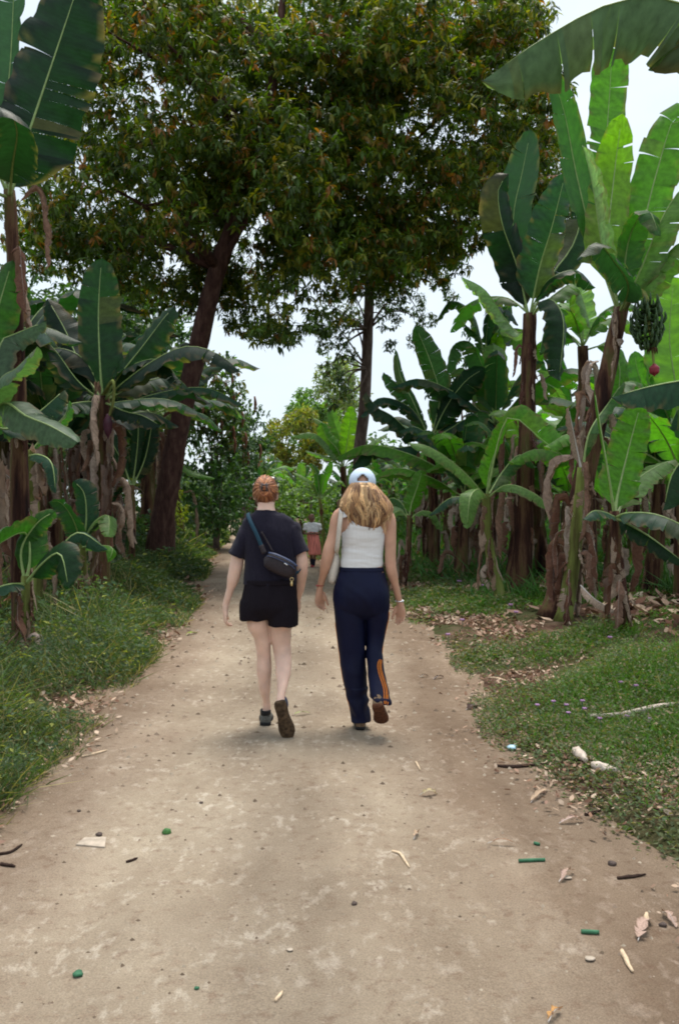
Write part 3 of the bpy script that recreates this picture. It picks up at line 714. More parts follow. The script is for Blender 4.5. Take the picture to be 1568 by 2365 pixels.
# hanging fruit on the tall plant
g = Geo(); cu = W(1495, 700, 10.2)
g.tube([c1 - Vector((0, 0, .1)), W(1470, 672, 10.3), W(1492, 690, 10.2), W(1497, 745, 10.15), W(1505, 800, 10.15), W(1510, 850, 10.15)], [.035, .03, .03, .022, .018, .014], 8)
bun = None
g.obj('fruit_stalk', M['pseudog'], R1)
g = Geo(); rg = random.Random(4)
for k in range(9):
    zc = W(1495, 705 + k * 12, 10.15); rr = .155 * math.sin(.55 + k * .27) ** .7
    for j in range(11):
        a = j * 6.283 / 11 + k * .5
        o = Vector((math.cos(a), math.sin(a), 0))
        rr2 = rr * rg.uniform(.85, 1.15); dz = rg.uniform(-.02, .02); o = (o + Vector((rg.uniform(-.15, .15), rg.uniform(-.15, .15), 0))).normalized(); g.tube([zc + o * .03, zc + o * rr2 * .95 + Vector((0, 0, dz - .02)), zc + o * (rr2 * 1.22) + Vector((0, 0, dz + .04)), zc + o * (rr2 * 1.12) + Vector((0, 0, dz + .11))], [.010, .018, .016, .004], 6, n=7)
M['fruit'] = simple('green_banana_skin', (.035, .075, .022), .5, .4, 8, .3, .1)
M['bud'] = simple('red_flower_bud', (.26, .03, .045), .5, .3, 12, .3, .1)
M['budd'] = simple('dark_purple_flower_bud', (.055, .012, .025), .5, .3, 12, .3, .1)
g.obj('banana_bunch', M['fruit'], R1)
g = Geo(); p = W(1510, 850, 10.15); g.tube([p + Vector((0, 0, .05)), p, p + Vector((0, 0, -.055)), p + Vector((0, 0, -.10))], [.02, .062, .058, .006], 12, n=12)
g.obj('flower_bud', M['bud'], R1)
g = Geo(); q = W(1505, 800, 10.15)
for j in range(10):
    a = j * .63; o = Vector((math.cos(a), math.sin(a), 0)); g.tube([q + Vector((0, 0, .02 * (j % 4))), q + o * .05 + Vector((0, 0, -.03)), q + o * .06 + Vector((0, 0, -.09))], [.008, .012, .004], 5, n=5)
g.obj('withered_flowers', M['pseudo'], R1)

# ---------------- left side; canopy shade is put into its dark leaf tints
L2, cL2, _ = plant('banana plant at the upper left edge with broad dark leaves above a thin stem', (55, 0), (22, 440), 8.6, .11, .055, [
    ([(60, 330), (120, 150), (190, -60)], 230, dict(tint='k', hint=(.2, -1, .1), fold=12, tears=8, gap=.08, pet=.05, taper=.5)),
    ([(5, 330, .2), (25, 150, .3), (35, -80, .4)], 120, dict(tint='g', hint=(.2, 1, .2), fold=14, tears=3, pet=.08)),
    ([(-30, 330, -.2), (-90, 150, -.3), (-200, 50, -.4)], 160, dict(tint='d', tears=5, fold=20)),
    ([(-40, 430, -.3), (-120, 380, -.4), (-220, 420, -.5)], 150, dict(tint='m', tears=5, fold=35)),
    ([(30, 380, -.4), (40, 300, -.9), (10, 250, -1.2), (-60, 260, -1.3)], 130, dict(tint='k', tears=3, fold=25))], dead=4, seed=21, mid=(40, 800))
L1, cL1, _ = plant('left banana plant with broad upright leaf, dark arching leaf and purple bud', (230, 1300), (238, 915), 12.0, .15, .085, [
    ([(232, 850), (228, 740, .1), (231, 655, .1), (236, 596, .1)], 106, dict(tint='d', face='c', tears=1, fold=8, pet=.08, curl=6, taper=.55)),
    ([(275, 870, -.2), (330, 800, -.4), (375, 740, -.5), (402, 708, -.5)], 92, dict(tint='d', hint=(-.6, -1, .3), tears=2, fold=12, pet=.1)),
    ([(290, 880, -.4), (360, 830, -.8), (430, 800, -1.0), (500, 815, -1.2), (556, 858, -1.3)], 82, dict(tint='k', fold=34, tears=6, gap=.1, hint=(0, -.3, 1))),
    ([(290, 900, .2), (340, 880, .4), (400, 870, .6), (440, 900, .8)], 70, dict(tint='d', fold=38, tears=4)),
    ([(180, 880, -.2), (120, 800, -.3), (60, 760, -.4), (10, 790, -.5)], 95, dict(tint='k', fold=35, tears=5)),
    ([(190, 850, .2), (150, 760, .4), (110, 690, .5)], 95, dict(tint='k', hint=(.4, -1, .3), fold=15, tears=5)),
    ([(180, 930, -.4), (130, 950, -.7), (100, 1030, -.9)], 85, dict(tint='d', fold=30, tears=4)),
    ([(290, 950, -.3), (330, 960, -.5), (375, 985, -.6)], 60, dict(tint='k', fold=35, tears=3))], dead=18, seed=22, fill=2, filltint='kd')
g = Geo(); p = W(250, 985, 11.6); g.tube([cL1, W(262, 880, 11.7), W(262, 930, 11.6), p + Vector((0, 0, .1))], [.03, .025, .022, .018], 8); g.obj('fruit_stalk', M['pseudog'], L1)
g = Geo(); g.tube([p + Vector((0, 0, .17)), p + Vector((0, 0, .06)), p + Vector((0, 0, -.06)), p + Vector((0, 0, -.17))], [.025, .065, .055, .006], 12, n=12); g.obj('flower_bud', M['budd'], L1)
plant('banana plant entering from the left edge with a long pale drooping leaf', (-60, 1400), (-30, 960), 8.1, .12, .08, [
    ([(10, 930, -.2), (60, 960, -.4), (120, 985, -.5), (182, 1022, -.6)], 98, dict(tint='s', hint=(0, -.7, 1), fold=16, tears=1, gap=.05)),
    ([(0, 880, -.3), (40, 850, -.5), (88, 800, -.6)], 92, dict(tint='s', hint=(.2, -.6, 1), fold=15, tears=1)),
    ([(0, 800, .2), (40, 770, .3), (108, 742, .3)], 95, dict(tint='s', fold=35, tears=4)),
    ([(-30, 800, .3), (0, 700, .3), (30, 600, .3)], 110, dict(tint='m', face='c', tears=3)),
    ([(20, 990, .2), (80, 960, .4), (150, 900, .5)], 90, dict(tint='g', fold=25, tears=3, hint=(-.3, -.7, .8))),
    ([(-60, 1000, -.3), (-130, 1020, -.4)], 80, dict(tint='m'))], dead=6, seed=23, fill=1, filltint='dk')
plant('thick green striped banana stem at the lower left with a few small leaves', (70, 1440), (62, 1040), 10.4, .15, .11, [
    ([(40, 1000), (20, 950), (35, 905)], 60, dict(tint='p', face='c', tears=1)),
    ([(100, 1010), (150, 960), (160, 925)], 50, dict(tint='m', tears=2)),
    ([(90, 1050, -.3), (120, 1070, -.5), (130, 1140, -.6)], 44, dict(tint='g', tears=2, fold=30))], dead=12, green_stem=True, seed=24)
plant('young banana plant low at the left edge with broad shaded leaves spreading over the weeds', (40, 1560), (60, 1330), 8.0, .05, .04, [
    ([(70, 1290), (60, 1230), (0, 1255, -.3), (-50, 1300, -.4)], 90, dict(tint='m', hint=(0, -.5, 1), fold=20, tears=1)),  # shade at the left edge is put into these leaf tints
    ([(50, 1270), (85, 1210), (128, 1180)], 62, dict(tint='m', fold=20, tears=1, hint=(-.2, -.5, 1))),
    ([(100, 1300, -.2), (140, 1280, -.3), (160, 1360, -.4)], 88, dict(tint='d', hint=(0, -1, .5), fold=16, tears=1)),
    ([(120, 1290, .2), (180, 1230, .3), (250, 1270, .3)], 66, dict(tint='g', fold=28, tears=1, hint=(0, -.5, 1))),
    ([(20, 1350, -.3), (-20, 1370, -.4), (-50, 1440, -.4)], 70, dict(tint='g', tears=2))], dead=3, green_stem=True, seed=25)
plant('young banana plant with two rounded green leaves beside the lower left weeds', (190, 1400), (190, 1250), 11.0, .05, .04, [
    ([(200, 1200), (195, 1140), (170, 1110)], 66, dict(tint='g', face='c', tears=1)),
    ([(215, 1210), (250, 1190), (252, 1240, -.3)], 52, dict(tint='p', fold=20, tears=1)),
    ([(170, 1200, -.3), (140, 1160, -.4), (110, 1160, -.5)], 60, dict(tint='d', fold=20, tears=1)),
    ([(220, 1260, -.3), (260, 1265, -.5), (250, 1300, -.6)], 44, dict(tint='b', fold=25, tears=0))], dead=2, green_stem=True, seed=26)
plant('banana plant behind the leaning trunk with a pale leaf arching either side', (335, 1230), (330, 1020), 27.0, .14, .09, [
    ([(300, 960), (350, 960), (440, 925), (500, 930), (560, 968)], 34, dict(tint='w', fold=30, tears=2, hint=(0, -.3, 1))),
    ([(370, 1010), (430, 1080), (498, 1105)], 38, dict(tint='b', fold=25, tears=2)),
    ([(320, 960), (300, 900), (310, 850)], 50, dict(tint='m', face='c')),
    ([(300, 1000), (270, 960), (230, 990)], 44, dict(tint='d'))], dead=5, seed=27, fill=4, fillL=2.6, fillw=.6, filltint='mdg')
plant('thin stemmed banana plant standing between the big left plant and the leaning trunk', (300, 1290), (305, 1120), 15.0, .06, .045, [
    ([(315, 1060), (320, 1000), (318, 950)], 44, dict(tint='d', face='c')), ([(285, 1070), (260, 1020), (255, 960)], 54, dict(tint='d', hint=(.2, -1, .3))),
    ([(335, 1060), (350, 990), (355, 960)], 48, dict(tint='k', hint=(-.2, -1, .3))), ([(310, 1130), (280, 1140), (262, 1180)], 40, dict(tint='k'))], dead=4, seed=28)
# ---------------- centre
plant('banana plant at the road end with long leaves fanned behind the capped walker', (800, 1250), (792, 1078), 26.0, .13, .09, [  # leaf tints raised to offset the shade of the crowns
    ([(800, 1030), (808, 980), (812, 938)], 42, dict(tint='y', face='c', fold=10, tears=3)),
    ([(780, 1040), (755, 1010), (742, 975)], 46, dict(tint='b', hint=(.3, -1, .2), fold=12, tears=2)),
    ([(765, 1040), (740, 1010), (715, 1000), (674, 1008)], 30, dict(tint='w', fold=22, tears=3, hint=(0, -.5, 1))),
    ([(770, 1060), (740, 1050), (705, 1040)], 26, dict(tint='p', fold=22, tears=2)),
    ([(785, 1020, .4), (770, 970, .5), (762, 940, .6)], 36, dict(tint='p', face='b', fold=20, tears=3)),
    ([(775, 1030, .4), (745, 980, .5), (722, 965, .6)], 30, dict(tint='p', fold=20, tears=3)),
    ([(815, 1050), (860, 1020), (895, 1000)], 40, dict(tint='p', tears=5)),
    ([(815, 1065), (860, 1050), (900, 1080)], 40, dict(tint='m', tears=5))], dead=5, seed=31)
plant('small banana plant just behind the girl in the coral skirt', (748, 1262), (738, 1150), 24.5, .05, .04, [
    ([(725, 1120), (700, 1100), (676, 1090)], 26, dict(tint='p', fold=22, tears=2)),
    ([(748, 1110), (758, 1090), (766, 1066)], 26, dict(tint='b', face='c', fold=12, tears=2)),
    ([(720, 1140), (700, 1128), (675, 1132)], 20, dict(tint='w', fold=30, tears=2)),
    ([(760, 1130), (785, 1110), (800, 1125)], 24, dict(tint='p', fold=25, tears=2)),
    ([(735, 1110), (728, 1085), (715, 1070)], 22, dict(tint='m', face='c'))], dead=0, seed=32, green_stem=True)
# ---------------- groves of look-alikes behind
def proto(seed, h, L, w_, nl, tints, leaning=.1):
    rg = random.Random(seed); e = empty('banana_plant', (0, 0, 0))
    top = Vector((rg.uniform(-1, 1) * leaning * h, rg.uniform(-1, 1) * leaning * h, h))
    stem_geo([Vector((0, 0, -.1)), top * .5 + Vector((.04, 0, 0)), top], .15, .08, seed, 10).obj('stem', M['pseudo'], e)
    for k in range(nl):
        az = k * 2.4 + rg.random() * .5; el = R(82 - 62 * ((k + .5) / nl) + rg.uniform(-6, 6)); l = L * rg.uniform(.8, 1.15)
        o = Vector((math.cos(az), math.sin(az), 0)); ce, se = math.cos(el), math.sin(el)
        p1 = top + o * l * .38 * ce + Vector((0, 0, l * .40 * se)); p2 = top + o * l * (.78 * ce + .05) + Vector((0, 0, l * (.74 * se - .06))); p3 = top + o * l * (1.02 * ce + .12) + Vector((0, 0, l * (.9 * se - .24)))
        add_leaf(e, [top, p1, p2, p3], w_ * rg.uniform(.8, 1.15), seed * 91 + k, fold=rg.uniform(8, 38), tears=rg.choice([2, 4, 8, 14]), tint=rg.choice(tints), n=20, m=3)
    dead_leaves(e, top, Vector((0, 0, 0)), .12, 7, seed + 3); flaps(e, [Vector((0, 0, -.1)), top * .5, top], .15, .08, 5, seed)
    return e
def copy_thing(root, loc, rz, s, label=None, group=None):
    r = root.copy(); COL.objects.link(r); r.location = loc; r.rotation_euler = (0, 0, rz); r.scale = (s, s, s)
    for ch in root.children:
        c = ch.copy(); COL.objects.link(c); c.parent = r
    if label: r['label'] = label
    if group: r['group'] = group
    return r
protos = [proto(101, 2.6, 2.3, .58, 9, 'mbpg'), proto(102, 3.4, 2.6, .62, 9, 'bmpy'), proto(103, 1.6, 1.9, .5, 8, 'mpbg'), proto(104, 2.7, 2.3, .6, 9, 'dkg'), proto(105, 1.8, 2.0, .55, 8, 'dgkk')]  # last two carry the left grove's shade in their dark tints
used = set()
def grove(spots, kinds, label, group, scale=1.0, seed=5):
    rg = random.Random(seed)
    for (u, Y) in spots:
        x = (u - U0) / F * Y; k = rg.choice(kinds); p = protos[k]; loc = (x, Y, surf(x, Y)); s = scale * rg.uniform(.85, 1.2)
        if k in used: copy_thing(p, loc, rg.random() * 6.28, s, label, group); continue
        used.add(k); p.location = loc; p.rotation_euler = (0, 0, rg.random() * 6.28); p.scale = (s, s, s); tag(p, label, 'banana plant', group)
grove([(1060, 16), (1180, 15.2), (1262, 15.6), (1322, 14.6), (1405, 13.2), (1500, 12.6), (1580, 11.8), (1110, 18)], [2], 'low leafy banana sucker between the stems of the right grove', 'low banana suckers between the right stems', .95, 3)
grove([(700, 36), (800, 34), (868, 32), (912, 29), (640, 46), (965, 27), (590, 40)], [0], 'far banana plant among the green bushes at the end of the road', 'far banana plants at the end of the road', .85, 4)
rg = random.Random(12)
sp1 = [(u + rg.uniform(-18, 18), Y + rg.uniform(-1, 1)) for u, Y in [(990, 21), (1060, 17.5), (1590, 17), (1040, 24), (1130, 26), (1300, 22), (1390, 24), (1480, 19), (1560, 22), (1650, 18), (1760, 16), (1110, 19), (1500, 28), (1620, 29)]]
grove(sp1, [0, 1, 2], 'banana plant in the crowded second row of the right grove, behind the front clumps', 'banana plants in the second row of the right grove', 1.0)
sp2 = [(u + rg.uniform(-18, 18), Y + rg.uniform(-1.5, 1.5)) for u, Y in [(960, 33), (1020, 38), (1080, 34), (1150, 37), (1240, 33), (1330, 36), (1420, 33), (1520, 37), (1620, 36), (900, 44), (1750, 32)]]
grove(sp2, [0, 1, 2], 'distant banana plant deep in the right grove, small and half hidden', 'distant banana plants at the back of the right grove', 1.1)
grove([(250, 20), (330, 24), (420, 27), (110, 19), (10, 18), (180, 23)], [3], 'tall dark banana plant rising behind the left grove between it and the leaning trunk', 'tall dark banana plants behind the left grove', 1.35, 8)
sp3 = [(u + rg.uniform(-18, 18), Y + rg.uniform(-1, 1)) for u, Y in [(140, 13.8), (-20, 13.4), (200, 17), (-60, 15), (20, 17), (110, 15.5), (175, 20), (0, 22), (90, 24), (240, 26), (-120, 20), (-160, 12), (60, 12.6)]]
grove(sp3, [3, 4], 'dark shaded banana plant in the dense left grove, behind the front plants', 'shaded banana plants of the left grove', 1.05)
# fallen sheath and hanging strips near the right clump, dead leaf on the ground
for lab, pts, wpx in [('pale dead banana leaf stalk lying slanted between the thin stem and the clump', [(1340, 1352, 9.8), (1375, 1385, 9.5), (1424, 1412, 9.3)], 34)]:
    pp = [W(*p) for p in pts]
    g = leaf_geo(pp, wpx * 9.6 / F, 5, fold=50, hint=Vector((0, -.3, 1)), tears=1, tint=(.46, .35, .28), pet=.02, rib=.01, n=14)
    g.v = [v for v in g.v]; tag(g.obj('dead_leaf_stalk', [M['dryleaf'], M['dryleaf']], None, pp[-1]), lab, 'dead leaf')
# ================================================================== TREES AND SHRUBS
def inpoly(u, v, poly):
    c = False; j = len(poly) - 1
    for i in range(len(poly)):
        a, b = poly[i], poly[j]
        if (a[1] > v) != (b[1] > v) and u < (b[0] - a[0]) * (v - a[1]) / (b[1] - a[1] + 1e-9) + a[0]: c = not c
        j = i
    return c
def rosettes(rs, centers, radii, nper, k, squash=.75, face=None):
    """centres of leaf rosettes spread through each lump, more towards its skin"""
    P = []; A = []
    for c, r, n in zip(centers, radii, nper):
        d = nrm(rs.randn(n, 3)); rad = r * rs.uniform(.35, 1.0, (n, 1)) ** .6
        p = np.array(c)[None] + d * rad * np.array([1, 1, squash])
        P.append(p); A.append(nrm(d + np.array([0, -.15, .35]) + rs.randn(n, 3) * .4))
    P = np.concatenate(P); A = np.concatenate(A)
    return np.repeat(P, k, 0), np.repeat(A, k, 0), np.repeat(np.arange(len(P)), k)
def crown(rs, name, centers, radii, nper, k, L, ratio, base, var, parent, droop=.55, newcol=None, newp=.2, clumpvar=.35, squash=.75, bend=.3, rhomb=False, spread=1.0):
    P, A, gid = rosettes(rs, centers, radii, nper, k, squash); n = len(P)
    D = nrm(A * .35 + nrm(rs.randn(n, 3)) * spread + np.array([0, 0, -droop]))
    N = A * .6 + np.array([0, 0, 1.0]) + rs.randn(n, 3) * .35
    LL = L * rs.uniform(.55, 1.25, n)
    gv = (1 + rs.uniform(-clumpvar, clumpvar, gid.max() + 1))[gid][:, None]
    c = np.array(base)[None] * gv * (1 + rs.uniform(-var, var, (n, 1))) * (1 + rs.uniform(-.1, .1, (n, 3)))
    if newcol is not None:
        # young flush: whole rosettes of another colour, towards the skin
        pick = (rs.rand(gid.max() + 1) < newp)[gid] & (rs.rand(n) < .75)
        nc = np.array(newcol)[rs.randint(0, len(newcol), gid.max() + 1)[gid]]
        c[pick] = nc[pick] * (1 + rs.uniform(-.3, .3, (pick.sum(), 1)))
    me = leaves_np(name, P + A * .03, D, N, LL, LL * ratio * rs.uniform(.8, 1.2, n), np.clip(c, .003, .9), bend, rhomb)
    return link_mesh(name, me, M['treeleaf'], parent)
def limbs(g, a, targets, r0, rs, seg=7, via=None):
    for t in targets:
        t = Vector(t); m = a.lerp(t, .5) + Vector((rs.uniform(-.3, .3), rs.uniform(-.3, .3), rs.uniform(-.1, .5)))
        g.tube([a, m, t], [r0 * rs.uniform(.6, 1), r0 * .4, r0 * .12], seg, n=10, wob=.1)
OVER = [(200, -60), (170, 60), (130, 200), (70, 320), (20, 380), (-20, 460), (-20, 570), (80, 620), (180, 640), (260, 680), (345, 730), (430, 760), (505, 640), (510, 760), (555, 810), (610, 800), (700, 800), (750, 790), (800, 700), (900, 640), (990, 650), (1065, 720), (1100, 700), (1040, 625), (1105, 605), (1170, 600), (1270, 550), (1330, 410), (1310, 250), (1275, 130), (1215, -60)]
T1P = [p for p in OVER if p[0] <= 810] + [(850, 560), (800, 400), (860, 200), (820, -60)]
T2P = [(830, -60), (780, 200), (830, 420), (780, 640), (760, 770), (800, 800), (840, 690), (900, 660)] + [p for p in OVER if p[0] >= 985]
def fill_poly(rs, poly, n, Yc, dY, rpx, vtop=-200, gap=0):
    us = [p[0] for p in poly]; vs = [p[1] for p in poly]; C = []; Rr = []; t = 0
    while len(C) < n and t < n * 60:
        t += 1
        u, v = rs.uniform(min(us), max(us)), rs.uniform(max(vtop, min(vs)), max(vs))
        r = rpx * rs.uniform(.7, 1.3)
        if not inpoly(u, v, poly): continue
        if sum(inpoly(u + r * .75 * math.cos(a), v + r * .75 * math.sin(a), poly) for a in np.arange(0, 6.2, .79)) < 6: r *= .55
        if sum(inpoly(u + r * .8 * math.cos(a), v + r * .8 * math.sin(a), poly) for a in np.arange(0, 6.2, .79)) < 6: continue
        Y = Yc + rs.uniform(-dY, dY); q = W(u, v, Y); C.append(tuple(q)); Rr.append(r * Y / F)
    return C, Rr
# --- big leaning tree
rs = np.random.RandomState(5); rr_ = random.Random(5)
b1_ = Vector(((367 - U0) / F * 21, 21, surf((367 - U0) / F * 21, 21) - .1))
T1 = empty('leaning_tree', b1_); tag(T1, 'large tree leaning right over the road with dark red brown trunk and dense crown', 'tree')
g = Geo()
tp = [b1_, W(378, 1200, 21), W(412, 1000, 20.8), W(458, 800, 20.5), W(502, 620, 20.2), W(548, 500, 20), W(600, 330, 19.6), W(640, 120, 19.4), W(660, -80, 19.3)]
g.tube(tp, [.38, .27, .245, .235, .215, .19, .15, .10, .05], 18, n=60, wob=.14)
C1, R1_ = fill_poly(rs, T1P, 275, 19.6, 3.4, 78, -260)
def behind_trunk(C):
    out = []
    for c in C:
        u, v = U0 + c[0] / c[1] * F, VH - (c[2] - CH) / c[1] * F; ut = 548 - (v - 500) * .235
        if v > 520 and abs(u - ut) < 105 and c[1] < 22.4: c = tuple(W(u, v, 22.6 + (c[1] % 1)))
        out.append(c)
    return out
C1 = behind_trunk(C1)
for f_, t_ in ((tp[5], 9), (tp[6], 9), (tp[7], 7), (tp[4], 5)):
    ts = sorted(C1, key=lambda c: abs(c[2] - f_.z - 1.2) + rr_.random() * 2.5)[:t_ * 2]
    limbs(g, f_, rr_.sample(ts, t_), .13, rr_)
g.obj('trunk', M['bark1'], T1)
nper = [max(5, int(46 * (r / .8) ** 2)) for r in R1_]
NEW = [(.22, .22, .02), (.22, .14, .022), (.17, .20, .02), (.23, .22, .025), (.20, .21, .02), (.28, .12, .03)]
crown(rs, 'crown', C1, R1_, nper, 10, .195, .26, (.062, .108, .012), .25, T1, newcol=NEW, newp=.36, squash=.55, clumpvar=.5)
# --- upright slender tree
rs = np.random.RandomState(6)
b2_ = Vector(((822 - U0) / F * 24.5, 24.5, 0)); T2 = empty('slender_tree', b2_); tag(T2, 'slender upright tree with straight grey brown trunk behind the capped walker', 'tree')
g = Geo(); tp = [b2_, W(830, 1050, 24.5), W(842, 930, 24.3), W(850, 760, 24), W(857, 600, 23.6), W(868, 400, 23), W(892, 200, 22.4), W(905, 60, 22), W(915, -150, 21.5)]
g.tube(tp, [.19, .18, .165, .145, .135, .12, .11, .09, .04], 14, n=50, wob=.1)
C2, R2_ = fill_poly(rs, T2P, 235, 20.4, 3.2, 74, -260)
Ca, Ra = fill_poly(rs, [(660, -200), (930, -200), (930, 420), (840, 640), (690, 600)], 60, 20.3, 2.0, 74, -200); C2 += Ca; R2_ += Ra
for f_, t_ in ((tp[5], 9), (tp[6], 9), (tp[7], 6), (tp[4], 5)):
    ts = sorted(C2, key=lambda c: abs(c[2] - f_.z - .8) + rr_.random() * 2.5)[:t_ * 2]
    limbs(g, f_, rr_.sample(ts, t_), .07, rr_)
LOW = [(800, 660, 34), (760, 700, 28), (780, 780, 26), (745, 760, 22), (800, 820, 22), (760, 850, 20), (900, 690, 34), (950, 700, 30), (980, 740, 24), (900, 740, 24), (930, 650, 34), (1010, 650, 26), (870, 660, 40), (810, 730, 30), (960, 790, 18), (905, 800, 16), (780, 880, 20), (745, 800, 16), (800, 910, 16), (770, 930, 18), (1040, 680, 16)]
C3 = [tuple(W(u, v, 23.6 + rr_.uniform(-.8, .8))) for u, v, r in LOW]; R3 = [r * 23.6 / F * 1.15 for u, v, r in LOW]
limbs(g, tp[3], [c for c in C3[:10]], .05, rr_); limbs(g, W(846, 850, 24.1), [C3[1], C3[2], C3[4], C3[5], C3[16], C3[18], C3[19]], .05, rr_); limbs(g, tp[4], C3[6:14], .05, rr_)
g.obj('trunk', M['bark2'], T2)
nper = [max(5, int(46 * (r / .8) ** 2)) for r in R2_]
crown(rs, 'crown', C2, R2_, nper, 10, .19, .26, (.066, .115, .012), .25, T2, newcol=NEW, newp=.42, squash=.55, clumpvar=.5)
crown(rs, 'lower_sprays', C3, R3, [int(60 * (r / .4) ** 2) + 6 for r in R3], 6, .13, .3, (.055, .10, .04), .3, T2, newcol=[(.16, .15, .05)], newp=.15)

def leafy(name, label, cat, foot, lumps, base, L=.22, k=6, dens=30, seed=1, newcol=None, newp=.2, trunk=.12, ratio=.45, group=None, pods=None, droop=.35, squash=.8, cv=.35, stemmed=True):
    """lumps: (u, v, r_px, Y)"""
    rs = np.random.RandomState(seed); rr = random.Random(seed)
    fx = (foot[0] - U0) / F * foot[1]; fo = Vector((fx, foot[1], surf(fx, foot[1]) - .05))
    e = empty(name, fo); tag(e, label, cat, group)
    C = [tuple(W(u, v, Y)) for u, v, r, Y in lumps]; Rr = [r * Y / F for u, v, r, Y in lumps]
    if stemmed:
        g = Geo(); top = Vector(np.mean(C, 0)); top = fo.lerp(Vector((top.x, top.y, top.z)), .75)
        g.tube([fo, fo.lerp(top, .5) + Vector((rr.uniform(-.1, .1), 0, 0)), top], [trunk, trunk * .8, trunk * .4], 8, wob=.15)
        limbs(g, fo.lerp(top, .55), rr.sample(C, min(len(C), 7)), trunk * .5, rr, 5)
        g.obj('trunk', M['bark2'], e)
    crown(rs, 'crown', C, Rr, [max(4, int(dens * (r / .8) ** 2)) for r in Rr], k, L, ratio, base, .3, e, newcol=newcol, newp=newp, droop=droop, clumpvar=cv, squash=squash, rhomb=L > .3)
    if pods:
        for i in range(pods):
            g = Geo(); c = Vector(rr.choice(C)) + Vector((rr.uniform(-1, 1), -rr.uniform(.2, 1.0), rr.uniform(-.8, .8)))
            g.tube([c, c + Vector((.03, 0, -.25)), c + Vector((0, 0, -.55))], [.03, .06, .02], 5, n=4)
            g.obj('seed_pod', M['pods'], e)
    return e
M['pods'] = simple('brown_seed_pods', (.20, .085, .05), .8, .2, 10, .3, .1)
def blob_lumps(rs, poly, n, Y, dY, r):
    C = []; t = 0; us = [p[0] for p in poly]; vs = [p[1] for p in poly]
    while len(C) < n and t < 4000:
        t += 1; u, v = rs.uniform(min(us), max(us)), rs.uniform(min(vs), max(vs))
        if inpoly(u, v, poly): C.append((u, v, r * rs.uniform(.7, 1.25), Y + rs.uniform(-dY, dY)))
    return C
rs = np.random.RandomState(8)  # far greens below are brightened in the leaf colour in place of haze
leafy('bushy_tree', 'tall bushy tree with hanging brown seed pods right of the leaning trunk', 'tree', (500, 31), blob_lumps(rs, [(450, 830), (500, 815), (545, 850), (560, 900), (570, 990), (560, 1060), (470, 1080), (430, 1000)], 60, 31, 1.6, 38), (.065, .12, .042), .2, 6, 26, 8, newcol=[(.12, .12, .04), (.17, .09, .05)], newp=.2, pods=30)
leafy('dark_tree', 'dark rounded tree with the sky above it left of the road end', 'tree', (560, 38), blob_lumps(rs, [(560, 960), (590, 945), (612, 975), (620, 1030), (610, 1120), (540, 1150), (520, 1050)], 46, 38, 1.5, 28), (.050, .105, .045), .2, 6, 24, 9)
leafy('hedge_shrub', 'dark green shrub wall along the left road bend beyond the trunk', 'shrub', (500, 29), blob_lumps(rs, [(430, 1050), (500, 1030), (560, 1060), (578, 1130), (570, 1200), (525, 1222), (440, 1240), (425, 1150)], 75, 29, 1.8, 34), (.050, .115, .042), .17, 6, 28, 10, newcol=[(.07, .15, .04)], newp=.2)
leafy('hedge_shrub', 'green shrub closing the view beside the red haired walker\'s head', 'shrub', (560, 48), blob_lumps(rs, [(540, 1060), (620, 1060), (650, 1120), (650, 1170), (560, 1180), (530, 1170)], 60, 48, 3, 24), (.065, .15, .05), .26, 6, 26, 12, newcol=[(.10, .19, .05)], newp=.3)
leafy('yellow_shrub', 'golden yellow green shrub at the foot of the leaning trunk', 'shrub', (412, 24.5), [(418, 1190, 26, 24.5), (420, 1170, 20, 24.6), (400, 1160, 22, 24.8), (408, 1135, 18, 24.9), (425, 1200, 18, 24.2), (395, 1190, 24, 24.7), (412, 1235, 20, 24.4), (330, 1140, 24, 26), (300, 1120, 20, 26)], (.30, .36, .03), .10, 8, 75, 13, newcol=[(.42, .45, .05), (.14, .24, .04)], newp=.45, trunk=.03)
leafy('low_shrub', 'dark green low shrub under the golden shrub beside the road', 'shrub', (420, 23.5), [(405, 1250, 22, 23.5), (430, 1235, 22, 24), (455, 1225, 24, 25), (480, 1215, 22, 27), (400, 1280, 20, 22.8)], (.06, .12, .03), .12, 7, 60, 14, trunk=.03)
leafy('far_tree', 'yellowish distant tree filling the gap at the end of the road', 'tree', (655, 60), blob_lumps(rs, [(612, 1020), (640, 985), (665, 990), (680, 945), (715, 950), (760, 980), (760, 1060), (680, 1100), (590, 1100)], 60, 60, 3, 22), (.21, .23, .055), .34, 6, 26, 15, newcol=[(.25, .20, .04), (.08, .13, .04)], newp=.4)
leafy('far_tree', 'tall green distant tree rising highest at the end of the road', 'tree', (715, 68), blob_lumps(rs, [(670, 1000), (685, 925), (712, 900), (745, 925), (785, 970), (815, 1040), (700, 1060)], 52, 68, 3, 20), (.12, .23, .07), .36, 6, 26, 16, newcol=[(.10, .17, .05)], newp=.3)
leafy('far_tree', 'pale green distant tree with painted haze left of the slender trunk', 'tree', (790, 75), blob_lumps(rs, [(735, 900), (740, 840), (790, 820), (830, 860), (835, 1000), (780, 1010), (760, 950)], 40, 75, 4, 24), (.19, .26, .15), .36, 5, 18, 17, newcol=[(.2, .22, .13)], newp=.3)  # distance haze is mixed into these pale leaf colours
leafy('roadside_bush', 'mid green bush beside the road behind the girl', 'shrub', (670, 30), blob_lumps(rs, [(640, 1110), (690, 1090), (740, 1100), (790, 1140), (800, 1200), (745, 1235), (700, 1210), (650, 1180)], 60, 29.5, 1.5, 26), (.14, .25, .07), .16, 6, 30, 18, newcol=[(.14, .24, .06)], newp=.35, stemmed=False)
